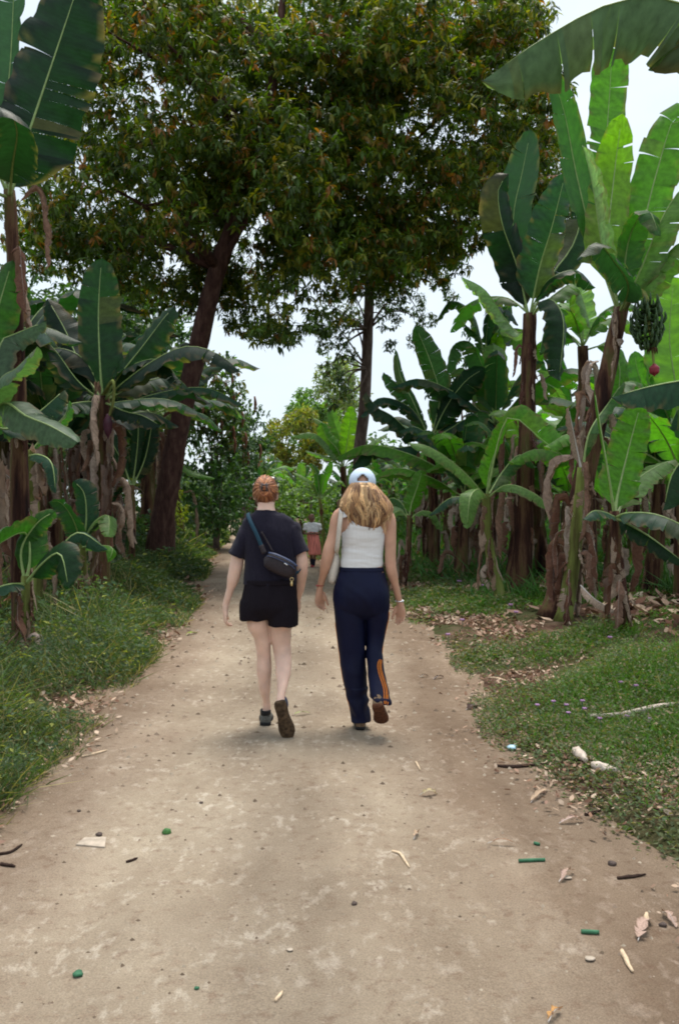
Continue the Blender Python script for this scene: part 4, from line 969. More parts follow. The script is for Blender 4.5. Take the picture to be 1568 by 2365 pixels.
leafy('roadside_bush', 'shady bush filling the space between the two walkers\' heads and the grove', 'shrub', (850, 27), blob_lumps(rs, [(790, 1110), (900, 1090), (960, 1110), (960, 1230), (900, 1270), (800, 1240)], 55, 28, 1.5, 28), (.055, .12, .04), .17, 6, 26, 19, newcol=[(.10, .17, .06)], newp=.2, trunk=.05)
leafy('feathery_tree', 'feathery small tree top against the sky beside the torn banana leaf', 'tree', (1075, 42), [(1078, 770, 10, 42), (1085, 800, 16, 42), (1070, 830, 20, 42), (1095, 850, 24, 42), (1060, 880, 26, 42), (1010, 900, 26, 42), (1040, 930, 30, 42)], (.035, .08, .04), .3, 6, 22, 20)
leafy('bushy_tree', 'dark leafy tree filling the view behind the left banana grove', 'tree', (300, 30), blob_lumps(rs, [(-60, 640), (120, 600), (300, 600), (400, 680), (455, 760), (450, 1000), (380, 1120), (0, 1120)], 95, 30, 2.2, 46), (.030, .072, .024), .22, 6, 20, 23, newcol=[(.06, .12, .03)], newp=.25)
# far wood that closes the view all round
def mass(name, label, n, seed, xs, Ys, h, base, L, newc, newp, cat='foliage'):
    rs = np.random.RandomState(seed); u = rs.rand(n)
    X = rs.uniform(xs[0], xs[1], n); Y = rs.uniform(Ys[0], Ys[1], n)
    hh = h * (.7 + .5 * wav(X * .35, Y * .15, 0, 15)); Z = hh * rs.rand(n) ** .75
    P = np.stack([X, Y, Z], 1); k = 6; P = np.repeat(P, k, 0) + rs.randn(n * k, 3) * L * .6
    D = nrm(rs.randn(n * k, 3) + [0, -.3, -.1]); N = rs.randn(n * k, 3) * .4 + [0, -.3, 1]
    gv = np.repeat(rs.uniform(.6, 1.4, (n, 1)), k, 0)
    c = np.array(base)[None] * gv * (1 + rs.uniform(-.25, .25, (n * k, 1)))
    pk = np.repeat(rs.rand(n) < newp, k); c[pk] = np.array(newc)[None] * rs.uniform(.7, 1.3, (pk.sum(), 1))
    LL = L * rs.uniform(.6, 1.3, n * k)
    me = leaves_np(name, P, D, N, LL, LL * .5, np.clip(c, .004, .8), .25, True)
    return tag(link_mesh(name, me, M['treeleaf']), label, cat, kind='stuff')
mass('woods', 'green wood closing the view behind the right grove', 9000, 41, (2, 60), (50, 64), 6.5, (.055, .12, .04), .55, (.12, .2, .06), .25, 'woods')
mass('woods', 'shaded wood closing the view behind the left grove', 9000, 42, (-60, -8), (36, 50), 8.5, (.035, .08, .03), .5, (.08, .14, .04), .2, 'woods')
mass('woods', 'far wood beyond the bend of the road', 5000, 43, (-22, 4), (100, 115), 5.0, (.06, .12, .045), .7, (.12, .18, .06), .3, 'woods')
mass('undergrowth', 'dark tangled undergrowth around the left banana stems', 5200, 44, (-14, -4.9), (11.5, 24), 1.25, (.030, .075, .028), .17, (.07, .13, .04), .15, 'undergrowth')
mass('undergrowth', 'leafy plants behind the trunks of the right grove', 3500, 45, (3, 16), (22, 34), 1.0, (.055, .13, .04), .2, (.10, .2, .05), .25, 'undergrowth')
# ================================================================== PEOPLE
def hairmat(name, rough=.45):
    m, nt, out = newmat(name); at = nd(nt, 'ShaderNodeAttribute', attribute_name='Col'); b = nd(nt, 'ShaderNodeBsdfPrincipled')
    b.inputs['Roughness'].default_value = rough; b.inputs['Specular IOR Level'].default_value = .4; b.inputs['Sheen Weight'].default_value = .15
    nt.links.new(at.outputs['Color'], b.inputs['Base Color']); nt.links.new(b.outputs[0], out.inputs[0]); return m
M['hair'] = hairmat('hair_strands')
M['skin'] = simple('fair_skin', (.76, .50, .39), .5, .35, 14, .10, .08, sss=.12)
M['skin2'] = simple('tanned_fair_skin', (.56, .31, .21), .48, .35, 14, .10, .08, sss=.12)
M['skind'] = simple('dark_brown_skin', (.20, .095, .06), .5, .35, 20, .1, .05)
M['tee'] = simple('washed_black_linen', (.016, .014, .026), .9, .12, 160, .3, .35, sheen=.08, bscale=400)
M['short'] = simple('black_shorts_cloth', (.010, .007, .011), .85, .15, 120, .3, .3, bscale=300)
M['tank'] = simple('white_ribbed_cotton', (.74, .72, .71), .9, .1, 4, .03, .15, stretch=(90, 90, 3), bscale=1.5)
M['pants'] = simple('navy_satin_polyester', (.0025, .0042, .024), .62, .2, 6, .2, .5, sheen=0, bscale=9, stretch=(1, 1, .55))
M['orange'] = simple('orange_piping', (.75, .22, .02), .7, .2, 40, .1, 0)
M['cap'] = simple('pale_blue_white_cap_cotton', (.60, .70, .84), .85, .15, 60, .05, .2)
M['capd'] = simple('dark_cap_binding', (.06, .07, .10), .8, .1, 60, .1, 0)
M['bag'] = simple('dark_brown_black_leather', (.022, .014, .018), .5, .35, 90, .3, .3)
M['bagn'] = simple('navy_bag_trim', (.035, .05, .11), .45, .4, 60, .2, .1)
M['strap'] = simple('teal_webbing', (.02, .055, .085), .8, .2, 200, .2, .2)
M['gold'] = simple('brass_key_tag', (.62, .46, .22), .35, .5, 30, .1, 0, metal=.8)
M['clip'] = simple('grey_tortoise_clip', (.07, .055, .055), .25, .6, 40, .6, 0)
M['glass'] = simple('dark_sunglass_lens', (.02, .02, .025), .12, .7, 10, .1, 0)
M['shoeg'] = simple('grey_mesh_shoe', (.13, .13, .12), .8, .2, 120, .35, .4)
M['black'] = simple('black_rubber', (.012, .012, .013), .7, .25, 60, .3, .2)
M['soleb'] = simple('brown_lugged_sole', (.075, .048, .028), .85, .15, 45, .6, .9, bscale=60)
M['suede'] = simple('tan_suede', (.24, .16, .10), .9, .1, 60, .25, .3)
M['soler'] = simple('red_brown_sole', (.11, .045, .025), .85, .15, 50, .4, .6)
M['tote'] = simple('cream_canvas', (.62, .55, .47), .9, .1, 100, .1, .3)
M['eye'] = simple('eye_white', (.6, .6, .58), .2, .5, 5, .02, 0)
M['coral'] = simple('coral_pink_skirt_cloth', (.78, .24, .19), .8, .2, 9, .35, .3, stretch=(3, 3, .4))
M['dress'] = simple('white_blouse_cloth', (.82, .80, .80), .85, .1, 14, .08, .4)
M['sock'] = simple('dark_sock', (.02, .02, .035), .9, .1, 40, .2, 0)
M['silver'] = simple('silver_watch', (.75, .75, .78), .25, .5, 20, .05, 0, metal=.9)
M['thread'] = simple('red_thread_bracelet', (.30, .03, .04), .8, .2, 80, .3, .2)

def sring(ul, ur, v, ry, Y, yc=0, n=28, p=2.3, tilt=0):
    k = Y / F; cx = ((ul + ur) / 2 - U0) * k; rx = (ur - ul) / 2 * k; z = CH - (v - VH) * k; r = []
    for j in range(n):
        a = 2 * math.pi * j / n; c, s = math.cos(a), math.sin(a)
        x = rx * math.copysign(abs(c) ** (2 / p), c); y = ry * math.copysign(abs(s) ** (2 / p), s)
        r.append(Vector((cx + x, Y + yc + y, z + tilt * x)))
    return r
def smooth_rings(rs, per=5):
    n = len(rs[0]); cols = [catmull([r[j] for r in rs], (len(rs) - 1) * per) for j in range(n)]
    return [[cols[j][i] for j in range(n)] for i in range((len(rs) - 1) * per + 1)]
def shrink(r, k, dz=0):
    c = sum(r, Vector()) / len(r); return [c + (p - c) * k + Vector((0, 0, dz)) for p in r]
def hollow(rs, m, k=.84):
    return rs + [shrink(r, k) for r in reversed(rs[-m:])]
def head(g, c, s=1.0, f=1, ears=True):
    tab = [(-.118, .016, .014, .062), (-.110, .034, .030, .052), (-.095, .046, .052, .036), (-.07, .057, .070, .022), (-.03, .067, .085, .010), (.01, .073, .093, .002), (.045, .073, .093, -.002), (.075, .064, .080, -.004), (.10, .044, .054, -.004), (.114, .020, .026, -.003)]
    rs = []
    for z, rx, ry, yc in tab:
        rs.append([c + Vector((rx * math.cos(a), f * yc + ry * math.sin(a), z)) * 1 if s == 1 else c + Vector((rx * math.cos(a), f * yc + ry * math.sin(a), z)) * s for a in [2 * math.pi * j / 24 for j in range(24)]])
    g.rings(smooth_rings(rs, 3))
    q = lambda x, y, z: c + Vector((x, f * y, z)) * s
    g.tube([q(0, .082, .022), q(0, .104, -.018), q(0, .100, -.030)], [.007 * s, .013 * s, .012 * s], 8, n=6)
    g.ball(q(0, .086, -.060), .022 * s, .011 * s, .006 * s, 10); g.ball(q(0, .083, -.070), .019 * s, .011 * s, .006 * s, 10)
    for e in (-1, 1):
        g.tube([q(e * .052, .072, .026), q(e * .03, .088, .031), q(e * .01, .086, .026)], [.006 * s, .009 * s, .006 * s], 6, n=5)
        if ears: g.ball(q(e * .076, .002, -.012), .010 * s, .019 * s, .031 * s, 12)
def eyes(c, parent, s=1.0, f=1):
    for e in (-1, 1):
        g = Geo(); g.ball(c + Vector((e * .031, f * .0835, .008)) * s if s != 1 else c + Vector((e * .031, f * .0835, .008)), .012 * s, .010 * s, .008 * s, 10); o = g.obj('eye', M['eye'], parent)
        g = Geo(); g.ball(c + Vector((e * .031, f * .0925, .008)) * s, .0055 * s, .0028 * s, .0055 * s, 8); g.obj('iris', M['glass'], o)
def hand(g, w, d, n, t, sc=1.0, curl=(18, 28, 22), spread=1.0, th=.55):
    d = d.normalized(); n = (n - n.dot(d) * d).normalized(); t = (t - t.dot(d) * d - t.dot(n) * n).normalized(); rs = []
    for s, a, b in ((-.012, .024, .019), (.01, .027, .019), (.035, .035, .018), (.062, .040, .0155), (.088, .038, .012), (.094, .033, .009)):
        rs.append([w + d * s * sc + t * a * sc * math.cos(x) + n * b * sc * math.sin(x) for x in [2 * math.pi * j / 14 for j in range(14)]])
    g.rings(rs)
    for k, (o, L, r) in enumerate(((.0285, .068, .0092), (.0095, .077, .0095), (-.0095, .072, .0090), (-.0280, .056, .0080))):
        p = w + d * (.080 - abs(k - 1.2) * .003) * sc + t * o * sc; pts = [p]; a = R(curl[0] * .6 + k * 3); fan = t * o * 1.6 * spread
        for q, fr in enumerate((.46, .30, .24)):
            dd = (d * math.cos(a) + n * math.sin(a) + fan).normalized(); p = p + dd * L * fr * sc; pts.append(p); a += R(curl[min(q + 1, 2)] + k * 3)
        g.tube(pts, [r * sc, r * .97 * sc, r * .88 * sc, r * .72 * sc], 8, n=10, hint=n)
    p = w + d * .022 * sc + t * .026 * sc; dd = (d * .80 + t * th + n * .42).normalized()
    g.tube([p, p + dd * .032 * sc, p + (dd * .058 + d * .006) * sc, p + (dd * .078 + d * .016 + n * .004) * sc], [.0145 * sc, .0125 * sc, .0105 * sc, .008 * sc], 8, n=9)
def shoe(name, heel, toe, up, mats, parent, L=.27, Wd=.098, H=.085, sole_t=.026, collar=None):
    """heel = underside of the heel; mats = (upper, sole)"""
    toe = toe.normalized(); up = (up - up.dot(toe) * toe).normalized(); sd = toe.cross(up)
    out = [(0, .20), (.03, .31), (.10, .36), (.25, .35), (.42, .34), (.58, .42), (.72, .47), (.85, .43), (.94, .31), (1.0, .12)]
    hts = [.80, .95, 1.0, 1.02, .93, .72, .55, .47, .40, .25]
    g = Geo(); loop = [(s, w) for s, w in out] + [(s, -w) for s, w in out[::-1]]
    rs = [[heel + toe * (.5 + (s - .5) * k) * L + sd * w * Wd * k + up * z for s, w in loop] for z, k in ((0, .93), (.006, 1.02), (sole_t, 1.03), (sole_t + .002, .9))]
    g.rings(rs); so = g.mesh('sole')
    g = Geo(); rs = []
    for (s, w), h in zip(out, hts):
        ring = []
        for j in range(16):
            a = math.pi * j / 15; ring.append(heel + toe * (.01 + s * .97) * L + sd * w * Wd * .96 * math.cos(a) * (1 if j not in (0, 15) else 1) + up * (sole_t * .8 + math.sin(a) ** .75 * h * H))
        rs.append(ring)
    g.rings(rs); o = g.obj(name, mats[0], parent)
    link_mesh('sole', so, mats[1], o)
    if collar:
        g = Geo(); c = heel + toe * L * .17 + up * (sole_t + H * .93)
        g.rings(smooth_rings([[c + toe * .055 * k * math.cos(a) + sd * .036 * k * math.sin(a) + up * z for a in [6.2832 * j / 16 for j in range(16)]] for z, k in ((-.02, 1), (.004, 1.03), (.014, .95), (.006, .8), (-.01, .75))], 2)); g.obj('collar', collar, o)
    return o
def person(label, base, meshdata, mat):
    o = link_mesh('person', meshdata, mat, None, base); tag(o, label, 'person'); return o

# ---------------------------------------------------------------- woman with the dark T-shirt
YA = 5.75; K = YA / F
hc = W(613, 1143, YA); hc.z = 1.583; hc.y = YA + .03
g = Geo(); head(g, hc)
g.rings(smooth_rings([sring(594, 632, 1150, .055, YA, .015), sring(595, 634, 1168, .055, YA, .005), sring(592, 638, 1182, .062, YA, -.005), sring(582, 654, 1200, .064, YA, -.005), sring(570, 676, 1216, .085, YA, 0), sring(568, 682, 1245, .11, YA, 0), sring(574, 678, 1290, .10, YA, .01), sring(574, 678, 1330, .10, YA, 0), sring(566, 684, 1375, .12, YA, -.01), sring(570, 680, 1398, .11, YA, -.01), sring(595, 655, 1410, .07, YA, 0)], 3))
g.tube([W(592, 1210, YA), W(571, 1217, YA), W(554, 1262, YA), W(546, 1306, YA - .01), W(536, 1348, YA), W(523, 1392, YA + .02), W(521, 1400, YA + .02)], [.028, .040, .043, .046, .043, .026, .022], 14, n=30)
hand(g, W(521, 1404, YA + .02), Vector((-.02, .1, -1)), Vector((.75, .25, 0)), Vector((-.1, .95, .1)), 1.0, (22, 38, 34))
g.tube([W(660, 1210, YA), W(677, 1218, YA), W(691, 1262, YA), W(696, 1306, YA + .0), W(692, 1350, YA + .09), W(688, 1382, YA + .17)], [.028, .040, .043, .046, .040, .024], 14, n=30)
hand(g, W(688, 1386, YA + .18), Vector((.0, .45, -1)), Vector((-.8, .3, .1)), Vector((0, .9, .4)), 1.0, (30, 42, 40))
g.tube([W(594, 1400, YA), W(597, 1440, YA + .0), W(606, 1474, YA + .02), W(610, 1518, YA + .05), W(610.5, 1549, YA + .05), W(612.5, 1595, YA + .06), W(616, 1626, YA + .09), W(616, 1650, YA + .10)], [.092, .078, .056, .048, .052, .042, .026, .030], 16, n=40)
g.tube([W(652, 1405, YA), W(647, 1447, YA + .02), W(649, 1478, YA + .03), W(653, 1509, YA + .02), W(655, 1533, YA - .02), W(654, 1564, YA - .10), W(651, 1595, YA - .20), W(648, 1614, YA - .25), W(648, 1632, YA - .27)], [.095, .085, .074, .062, .056, .052, .038, .027, .030], 16, n=44)
rg = random.Random(3)
bA = Vector((W(622, 1600, YA).x, YA, 0))
PA = person('woman with red hair in a claw clip, dark T-shirt and black shorts, walking away', bA, fuse(g, 'person', .0048, 5), M['skin'])
eyes(hc, PA)
def foldA(p, n):
    return .007 * fb(Vector((p.x * 11, p.y * 9, p.z * 4.5))) + .007 * max(0, math.sin(p.x * 34 + p.z * 12 + 5 * noise.noise(p * 4))) * (.4 + noise.noise(p * 4))
g = Geo()
t_ = smooth_rings([sring(593, 637, 1178, .062, YA, -.004), sring(586, 644, 1184, .068, YA, -.006), sring(572, 662, 1190, .078, YA, -.01), sring(559, 679, 1205, .095, YA, -.01), sring(560, 684, 1230, .118, YA, -.01), sring(563, 685, 1270, .122, YA, -.01), sring(564, 685, 1310, .120, YA, -.01), sring(562, 686, 1330, .122, YA, -.01), sring(561, 686, 1349, .124, YA, -.01)], 4)
g.rings(hollow(t_, 10, .90))
def tubering(c, ax, ref, a, b, n=20):
    ax = ax.normalized(); u = (ref - ref.dot(ax) * ax).normalized(); v = ax.cross(u)
    return [c + u * a * math.cos(6.2832 * j / n) + v * b * math.sin(6.2832 * j / n) for j in range(n)]
for (a, b, r1) in (((577, 1220), (547, 1284), .056), ((670, 1220), (695, 1279), .058)):
    p0, p1 = W(*a, YA - .005), W(*b, YA - .01); ax = p1 - p0; rr = []
    for i, (t, ra, rb) in enumerate(((0, .058, .07), (.3, .060, .078), (.6, .058, .080), (.85, .057, .080), (1.0, .058, .081))): rr.append(tubering(p0.lerp(p1, t), ax, Vector((1, 0, .2)), ra * r1 / .056, rb))
    g.rings(hollow(smooth_rings(rr, 3), 5, .84)); g.ball(W(a[0] - (6 if a[0] < 600 else -8), a[1] + 4, YA), .056, .068, .056, 14)
link_mesh('t_shirt', fuse(g, 't_shirt', .0055, 3, foldA), M['tee'], PA)
g = Geo()
g.rings(smooth_rings([sring(565, 684, 1332, .115, YA, -.01), sring(563, 685, 1350, .12, YA, -.012), sring(560, 687, 1375, .132, YA, -.018), sring(557, 688, 1398, .135, YA, -.02), sring(558, 687, 1412, .125, YA, -.015), sring(575, 672, 1427, .10, YA, -.01), sring(600, 645, 1431, .06, YA, -.01)], 4))
g.rings(hollow(smooth_rings([sring(557, 622, 1385, .12, YA, -.01), sring(555, 624, 1410, .118, YA, -.01), sring(554, 626, 1431, .112, YA, 0)], 5), 5, .86))
g.rings(hollow(smooth_rings([sring(618, 688, 1385, .12, YA, -.01), sring(618, 690, 1415, .122, YA, -.015), sring(619, 690, 1444, .118, YA, -.01)], 5), 5, .86))
link_mesh('shorts', fuse(g, 'shorts', .0055, 3, lambda p, n: .005 * fb(Vector((p.x * 10, p.y * 8, p.z * 5))) + .003 * math.sin(p.x * 60 + p.z * 12)), M['short'], PA)
g = Geo(); g.rings(smooth_rings([sring(565, 685, 1337, .124, YA, -.012), sring(564, 686, 1340, .126, YA, -.012), sring(564, 686, 1346, .126, YA, -.012), sring(565, 685, 1349, .124, YA, -.012)], 2)); g.obj('waistband', M['short'], PA)
# hair gathered up to a claw clip
def strand_hair(g, c, rx, ry, rz, target, starts, tone, rg, r=.0042, lift=.006, n=12):
    for (az, el) in starts:
        s = Vector((math.cos(el) * math.cos(az), math.cos(el) * math.sin(az), math.sin(el)))
        pts = []
        for i in range(6):
            t = i / 5; q = s.lerp(target, t).normalized()
            k = 1 + lift / rx * math.sin(math.pi * t) * rg.uniform(.3, 1.5)
            pts.append(c + Vector((q.x * rx * k, q.y * ry * k, q.z * rz * k)))
        b = rg.uniform(.6, 1.35); tc = tone[rg.randrange(len(tone))]
        g.tube(pts, [r * .5, r * rg.uniform(.7, 1.3), r], 5, n=n, col=tuple(x * b for x in tc), flat=.8)
TA = [(.36, .125, .045), (.26, .08, .03), (.50, .21, .085), (.42, .16, .06)]
g = Geo(); hcA = hc + Vector((0, -.004, .014)); g.ball(hcA, .080, .099, .104, 22, col=(.20, .065, .025))
tg = Vector((.0, -.93, .30)).normalized(); st = []
for k in range(330):
    az = rg.uniform(0, 6.28); el = rg.uniform(-.75, 1.2)
    y = math.cos(el) * math.sin(az)
    if y > .35 and el < .55: continue
    if el < -.5 and y > -.3: continue
    st.append((az, el))
strand_hair(g, hcA, .083, .102, .107, tg, st, TA, rg)
bc = hcA + Vector((.002, -.100, .018))
for k in range(46):      # the twisted knot below and round the clip
    a0 = rg.uniform(0, 6.28); ra = rg.uniform(.010, .034); pts = [bc + Vector((ra * math.cos(a0 + q * 1.1), -.006 - .018 * math.sin(q * .8) + rg.uniform(-.004, .004), -.012 + ra * 1.05 * math.sin(a0 + q * 1.1))) for q in range(4)]
    b = rg.uniform(.6, 1.4); tc = rg.choice(TA); g.tube(pts, [.003, .0055, .003], 5, n=9, col=tuple(x * b for x in tc))
for k in range(0):      # loose ends at the nape
    x = rg.uniform(-.05, .05); p = hcA + Vector((x, -.080 + abs(x) * .4, -.075)); g.tube([p, p + Vector((rg.uniform(-.01, .01), -.004, -.02)), p + Vector((rg.uniform(-.015, .015), .0, -.038))], [.003, .002, .0008], 4, n=5, col=rg.choice(TA))
g.obj('hair', M['hair'], PA)
g = Geo()
for s in (-1, 1):
    for k in range(5):
        p = bc + Vector((s * .010, -.026, .035 - k * .011)); g.tube([p, p + Vector((s * .014, -.004, -.003)), p + Vector((s * .026, .018, -.008))], [.0028, .0032, .0015], 5, n=6)
    g.tube([bc + Vector((s * .012, -.028, .042)), bc + Vector((s * .016, -.034, .015)), bc + Vector((s * .011, -.028, -.012))], [.004, .0062, .004], 6, n=8)
g.tube([bc + Vector((-.012, -.030, .030)), bc + Vector((0, -.040, .028)), bc + Vector((.012, -.030, .030))], [.004, .006, .004], 6, n=6)
g.obj('claw_clip', M['clip'], PA)
g = Geo()
for s in (-1, 1):
    g.tube([hc + Vector((s * .084, -.01, .045)), hc + Vector((s * .083, .03, .075)), hc + Vector((s * .068, .075, .092))], [.0025, .003, .0035], 6, n=8)
    g.ball(hc + Vector((s * .036, .062, .108)), .031, .010, .022, 12, Matrix.Rotation(R(-48), 3, 'X'))
g.tube([hc + Vector((-.02, .066, .112)), hc + Vector((0, .07, .116)), hc + Vector((.02, .066, .112))], [.003, .003], 5, n=4)
g.obj('sunglasses', M['glass'], PA)
shoe('shoe', Vector((W(613, 1680, 5.80).x, 5.80, .004)), Vector((-.05, 1, .0)), Vector((0, 0, 1)), (M['shoeg'], M['black']), PA, .265, .104, .075, .026, M['black'])
hl = W(645, 1622, 5.44); tt = W(664, 1703, 5.42)
shoe('shoe', hl, (tt - hl) + Vector((0, .05, 0)), Vector((.10, 1.0, -.12)), (M['shoeg'], M['soleb']), PA, .255, .108, .078, .026, M['bagn'])
# cross-body bag
bc_ = W(647, 1306, 5.58)
BG = empty('crossbody_bag', bc_); tag(BG, 'small dark crossbody pouch slung across the back of the red haired woman', 'bag')
rot = Matrix.Rotation(R(25), 3, 'Y')
def bagpt(x, y, z): return bc_ + rot @ Vector((x, y, z))
g = Geo(); rs = []
for i in range(13):
    t = -1 + 2 * i / 12; k = (1 - abs(t) ** 3.2) ** .42 if abs(t) < 1 else .12
    k = max(k, .16); ring = []
    for j in range(20):
        a = 6.2832 * j / 20; c, s = math.cos(a), math.sin(a)
        ring.append(bagpt(t * .114, .036 * k * math.copysign(abs(s) ** .75, s), .060 * k * math.copysign(abs(c) ** .75, c)))
    rs.append(ring)
g.rings(smooth_rings(rs, 2)); g.obj('pouch_body', M['bag'], BG)
g = Geo(); g.ribbon([bagpt(-.104, -.030, .022), bagpt(-.07, -.039, .033), bagpt(0, -.041, .036), bagpt(.07, -.039, .033), bagpt(.104, -.030, .020)], .006, Vector((0, -1, .2)), .004); g.obj('zip', M['bagn'], BG)
g = Geo(); g.ribbon([bagpt(-.103, -.022, .046), bagpt(-.06, -.034, .056), bagpt(0, -.036, .059), bagpt(.06, -.034, .056), bagpt(.103, -.022, .044)], .014, Vector((0, -.8, .8)), .004); g.obj('top_panel', M['bagn'], BG)
g = Geo(); g.ribbon([bagpt(.02, -.043, .030), bagpt(.045, -.045, .026)], .006, Vector((0, -1, 0)), .004); g.obj('zip_puller', M['silver'], BG)
g = Geo()
g.ribbon([W(610, 1276, 5.60), W(603, 1258, 5.595), W(592, 1232, 5.60), W(578, 1203, 5.64), W(573, 1187, 5.72), W(577, 1190, 5.80), W(600, 1230, 5.885), W(640, 1280, 5.90), W(680, 1310, 5.84), W(693, 1316, 5.74), W(688, 1322, 5.62), W(680, 1322, 5.59)], .026, Vector((0, -1, .1)), .004, n=70); g.obj('shoulder_strap', M['strap'], BG)
g = Geo(); g.ribbon([W(604, 1228, 5.608), W(617, 1250, 5.604), W(630, 1274, 5.59)], .012, Vector((0, -1, .1)), .003); g.obj('strap_end', M['bag'], BG)
g = Geo(); g.ribbon([W(603, 1259, 5.588), W(611, 1278, 5.58)], .034, Vector((0, -1, .1)), .006); g.obj('strap_anchor', M['bag'], BG)
g = Geo(); c = W(674, 1338, 5.54); g.tube([c + Vector((.011 * math.cos(a), 0, .011 * math.sin(a))) for a in [k * .7 for k in range(10)]], [.0022] * 3, 5, n=30); g.obj('key_ring', M['gold'], BG)
g = Geo(); g.tube([c + Vector((0, 0, -.010)), c + Vector((-.001, 0, -.028)), c + Vector((0, 0, -.044))], [.003, .009, .006], 8, n=6, flat=.4); g.obj('key_tag', M['gold'], BG)

# ---------------------------------------------------------------- woman with the cap
YB = 5.75
hb = W(837, 1120, YB); hb.z = 1.628; hb.y = YB + .03
g = Geo(); head(g, hb)
g.rings(smooth_rings([sring(820, 856, 1130, .052, YB, .015), sring(820, 858, 1152, .052, YB, .005), sring(812, 866, 1166, .060, YB, 0), sring(786, 892, 1176, .072, YB, -.005), sring(780, 900, 1192, .088, YB, 0), sring(786, 892, 1220, .105, YB, 0), sring(791, 886, 1255, .098, YB, .01), sring(790, 882, 1300, .090, YB, 0), sring(780, 892, 1340, .115, YB, -.01), sring(774, 896, 1375, .12, YB, -.01), sring(800, 870, 1420, .08, YB, 0)], 3))
g.tube([W(802, 1181, YB), W(783, 1190, YB), W(772, 1235, YB - .01), W(758, 1281, YB - .03), W(750, 1315, YB - .01), W(739, 1355, YB + .05), W(738.5, 1361, YB + .05)], [.034, .047, .043, .0445, .039, .025, .022], 14, n=30)
hand(g, W(738.5, 1363, YB + .05), Vector((.0, .16, -1)), Vector((.6, -1, 0)), Vector((.9, .5, .1)), 1.0, (18, 30, 26), .3, .22)
g.tube([W(878, 1181, YB), W(896, 1190, YB), W(901, 1235, YB - .01), W(902, 1306, YB - .02), W(911, 1345, YB + .0), W(921, 1385, YB + .03), W(923, 1391, YB + .03)], [.034, .045, .040, .038, .037, .025, .022], 14, n=30)
hand(g, W(924, 1394, YB + .03), Vector((.05, .1, -1)), Vector((-.45, -.85, .05)), Vector((-.85, .5, .1)), 1.0, (16, 28, 24), .4, .28)
g.tube([W(808, 1400, YB), W(812, 1480, YB + .02), W(819, 1560, YB + .03), W(830, 1660, YB + .03)], [.07, .055, .036, .030], 14, n=26)
g.tube([W(866, 1400, YB), W(866, 1480, YB + .05), W(866, 1530, YB - .03), W(872, 1600, YB - .22)], [.07, .05, .03, .028], 14, n=26)
bB = Vector((W(836, 1600, YB).x, YB, 0))
PB = person('woman with long light brown hair, white tank top, pale cap and navy track pants', bB, fuse(g, 'person', .0048, 5), M['skin2'])
eyes(hb, PB)
g = Geo(); g.rings(smooth_rings([sring(806, 870, 1169, .045, YB, -.02, p=2.6), sring(798, 880, 1190, .088, YB, -.004), sring(791, 888, 1212, .110, YB, -.002), sring(788, 889, 1238, .108, YB, .0), sring(789, 886, 1262, .101, YB, .006), sring(787, 884, 1290, .097, YB, .002), sring(786, 884, 1311, .099, YB, 0)], 4))
def rib(p, n): return .0022 * fb(Vector((p.x * 6, p.y * 6, p.z * 26))) * 1.6 + .0025 * max(0, math.sin(p.z * 95 + p.x * 10 + 4 * noise.noise(p * 6))) * sstep((1.25 - p.z) / .12)
for s, (ua, ub) in ((-1, (790, 797)), (1, (886, 880))):
    g.tube([W(ub, 1195, YB - .095), W(ua, 1178, YB - .055), W(ua + s * -1, 1169, YB), W(ua - s * 2, 1180, YB + .06), W(ub, 1200, YB + .09)], [.024, .020, .019, .020, .024], 10, n=20, flat=.4, hint=Vector((0, -1, .3)))
link_mesh('tank_top', fuse(g, 'tank_top', .0055, 3, rib), M['tank'], PB)
# track pants: one leg straight, the other bent back with a flared hem
g = Geo()
g.rings(smooth_rings([sring(786, 884, 1310, .098, YB, 0), sring(784, 887, 1318, .104, YB, -.004), sring(776, 893, 1338, .124, YB, -.018), sring(769, 899, 1362, .137, YB, -.026), sring(769, 900, 1385, .135, YB, -.024), sring(774, 897, 1412, .11, YB, -.01), sring(800, 872, 1428, .07, YB, 0)], 4))
lr = [(770, 838, 1385, .115, 0), (773, 841, 1425, .108, .0), (780, 842, 1487, .092, .02), (785, 844, 1518, .088, .03), (791, 847, 1564, .090, .03), (800, 849, 1610, .092, .03), (806, 850, 1636, .094, .03), (811, 853, 1652, .097, .03), (810, 854, 1666, .102, .03)]
rl = smooth_rings([sring(a, b, v, ry, YB, yc) for a, b, v, ry, yc in lr], 4); g.rings(hollow(rl, 9, .86))
rr_pts = [(836, 900, 1385, .115, 0, 0), (842, 897, 1425, .108, .02, 0), (845, 889, 1471, .09, .045, -.05), (846, 883, 1502, .082, .02, -.1), (847, 886, 1533, .084, -.04, -.25), (848, 892, 1564, .088, -.12, -.35), (851, 896, 1588, .090, -.19, -.35), (853, 898, 1602, .092, -.225, -.38)]
rrR = smooth_rings([sring(a, b, v, ry, YB, yc, tilt=ti) for a, b, v, ry, yc, ti in rr_pts], 4); g.rings(hollow(rrR, 8, .86))
def foldP(p, n):
    k = .0045 * fb(Vector((p.x * 8, p.y * 7, p.z * 3.2)))
    s = math.sin(p.z * 26 + p.x * 22 + 5 * noise.noise(p * 3.1)); k += .005 * max(0, s) ** 2 * (.3 + abs(noise.noise(p * 2.3)) * 1.6)
    if p.z < .28: k += .005 * math.sin(p.z * 48 + p.x * 30 + 9 * noise.noise(p * 5))
    return k
pm = fuse(g, 'track_pants', .0055, 3, foldP); bvh = BVHTree.FromPolygons([v.co.copy() for v in pm.vertices], [tuple(p.vertices) for p in pm.polygons])
PT = link_mesh('track_pants', pm, M['pants'], PB)
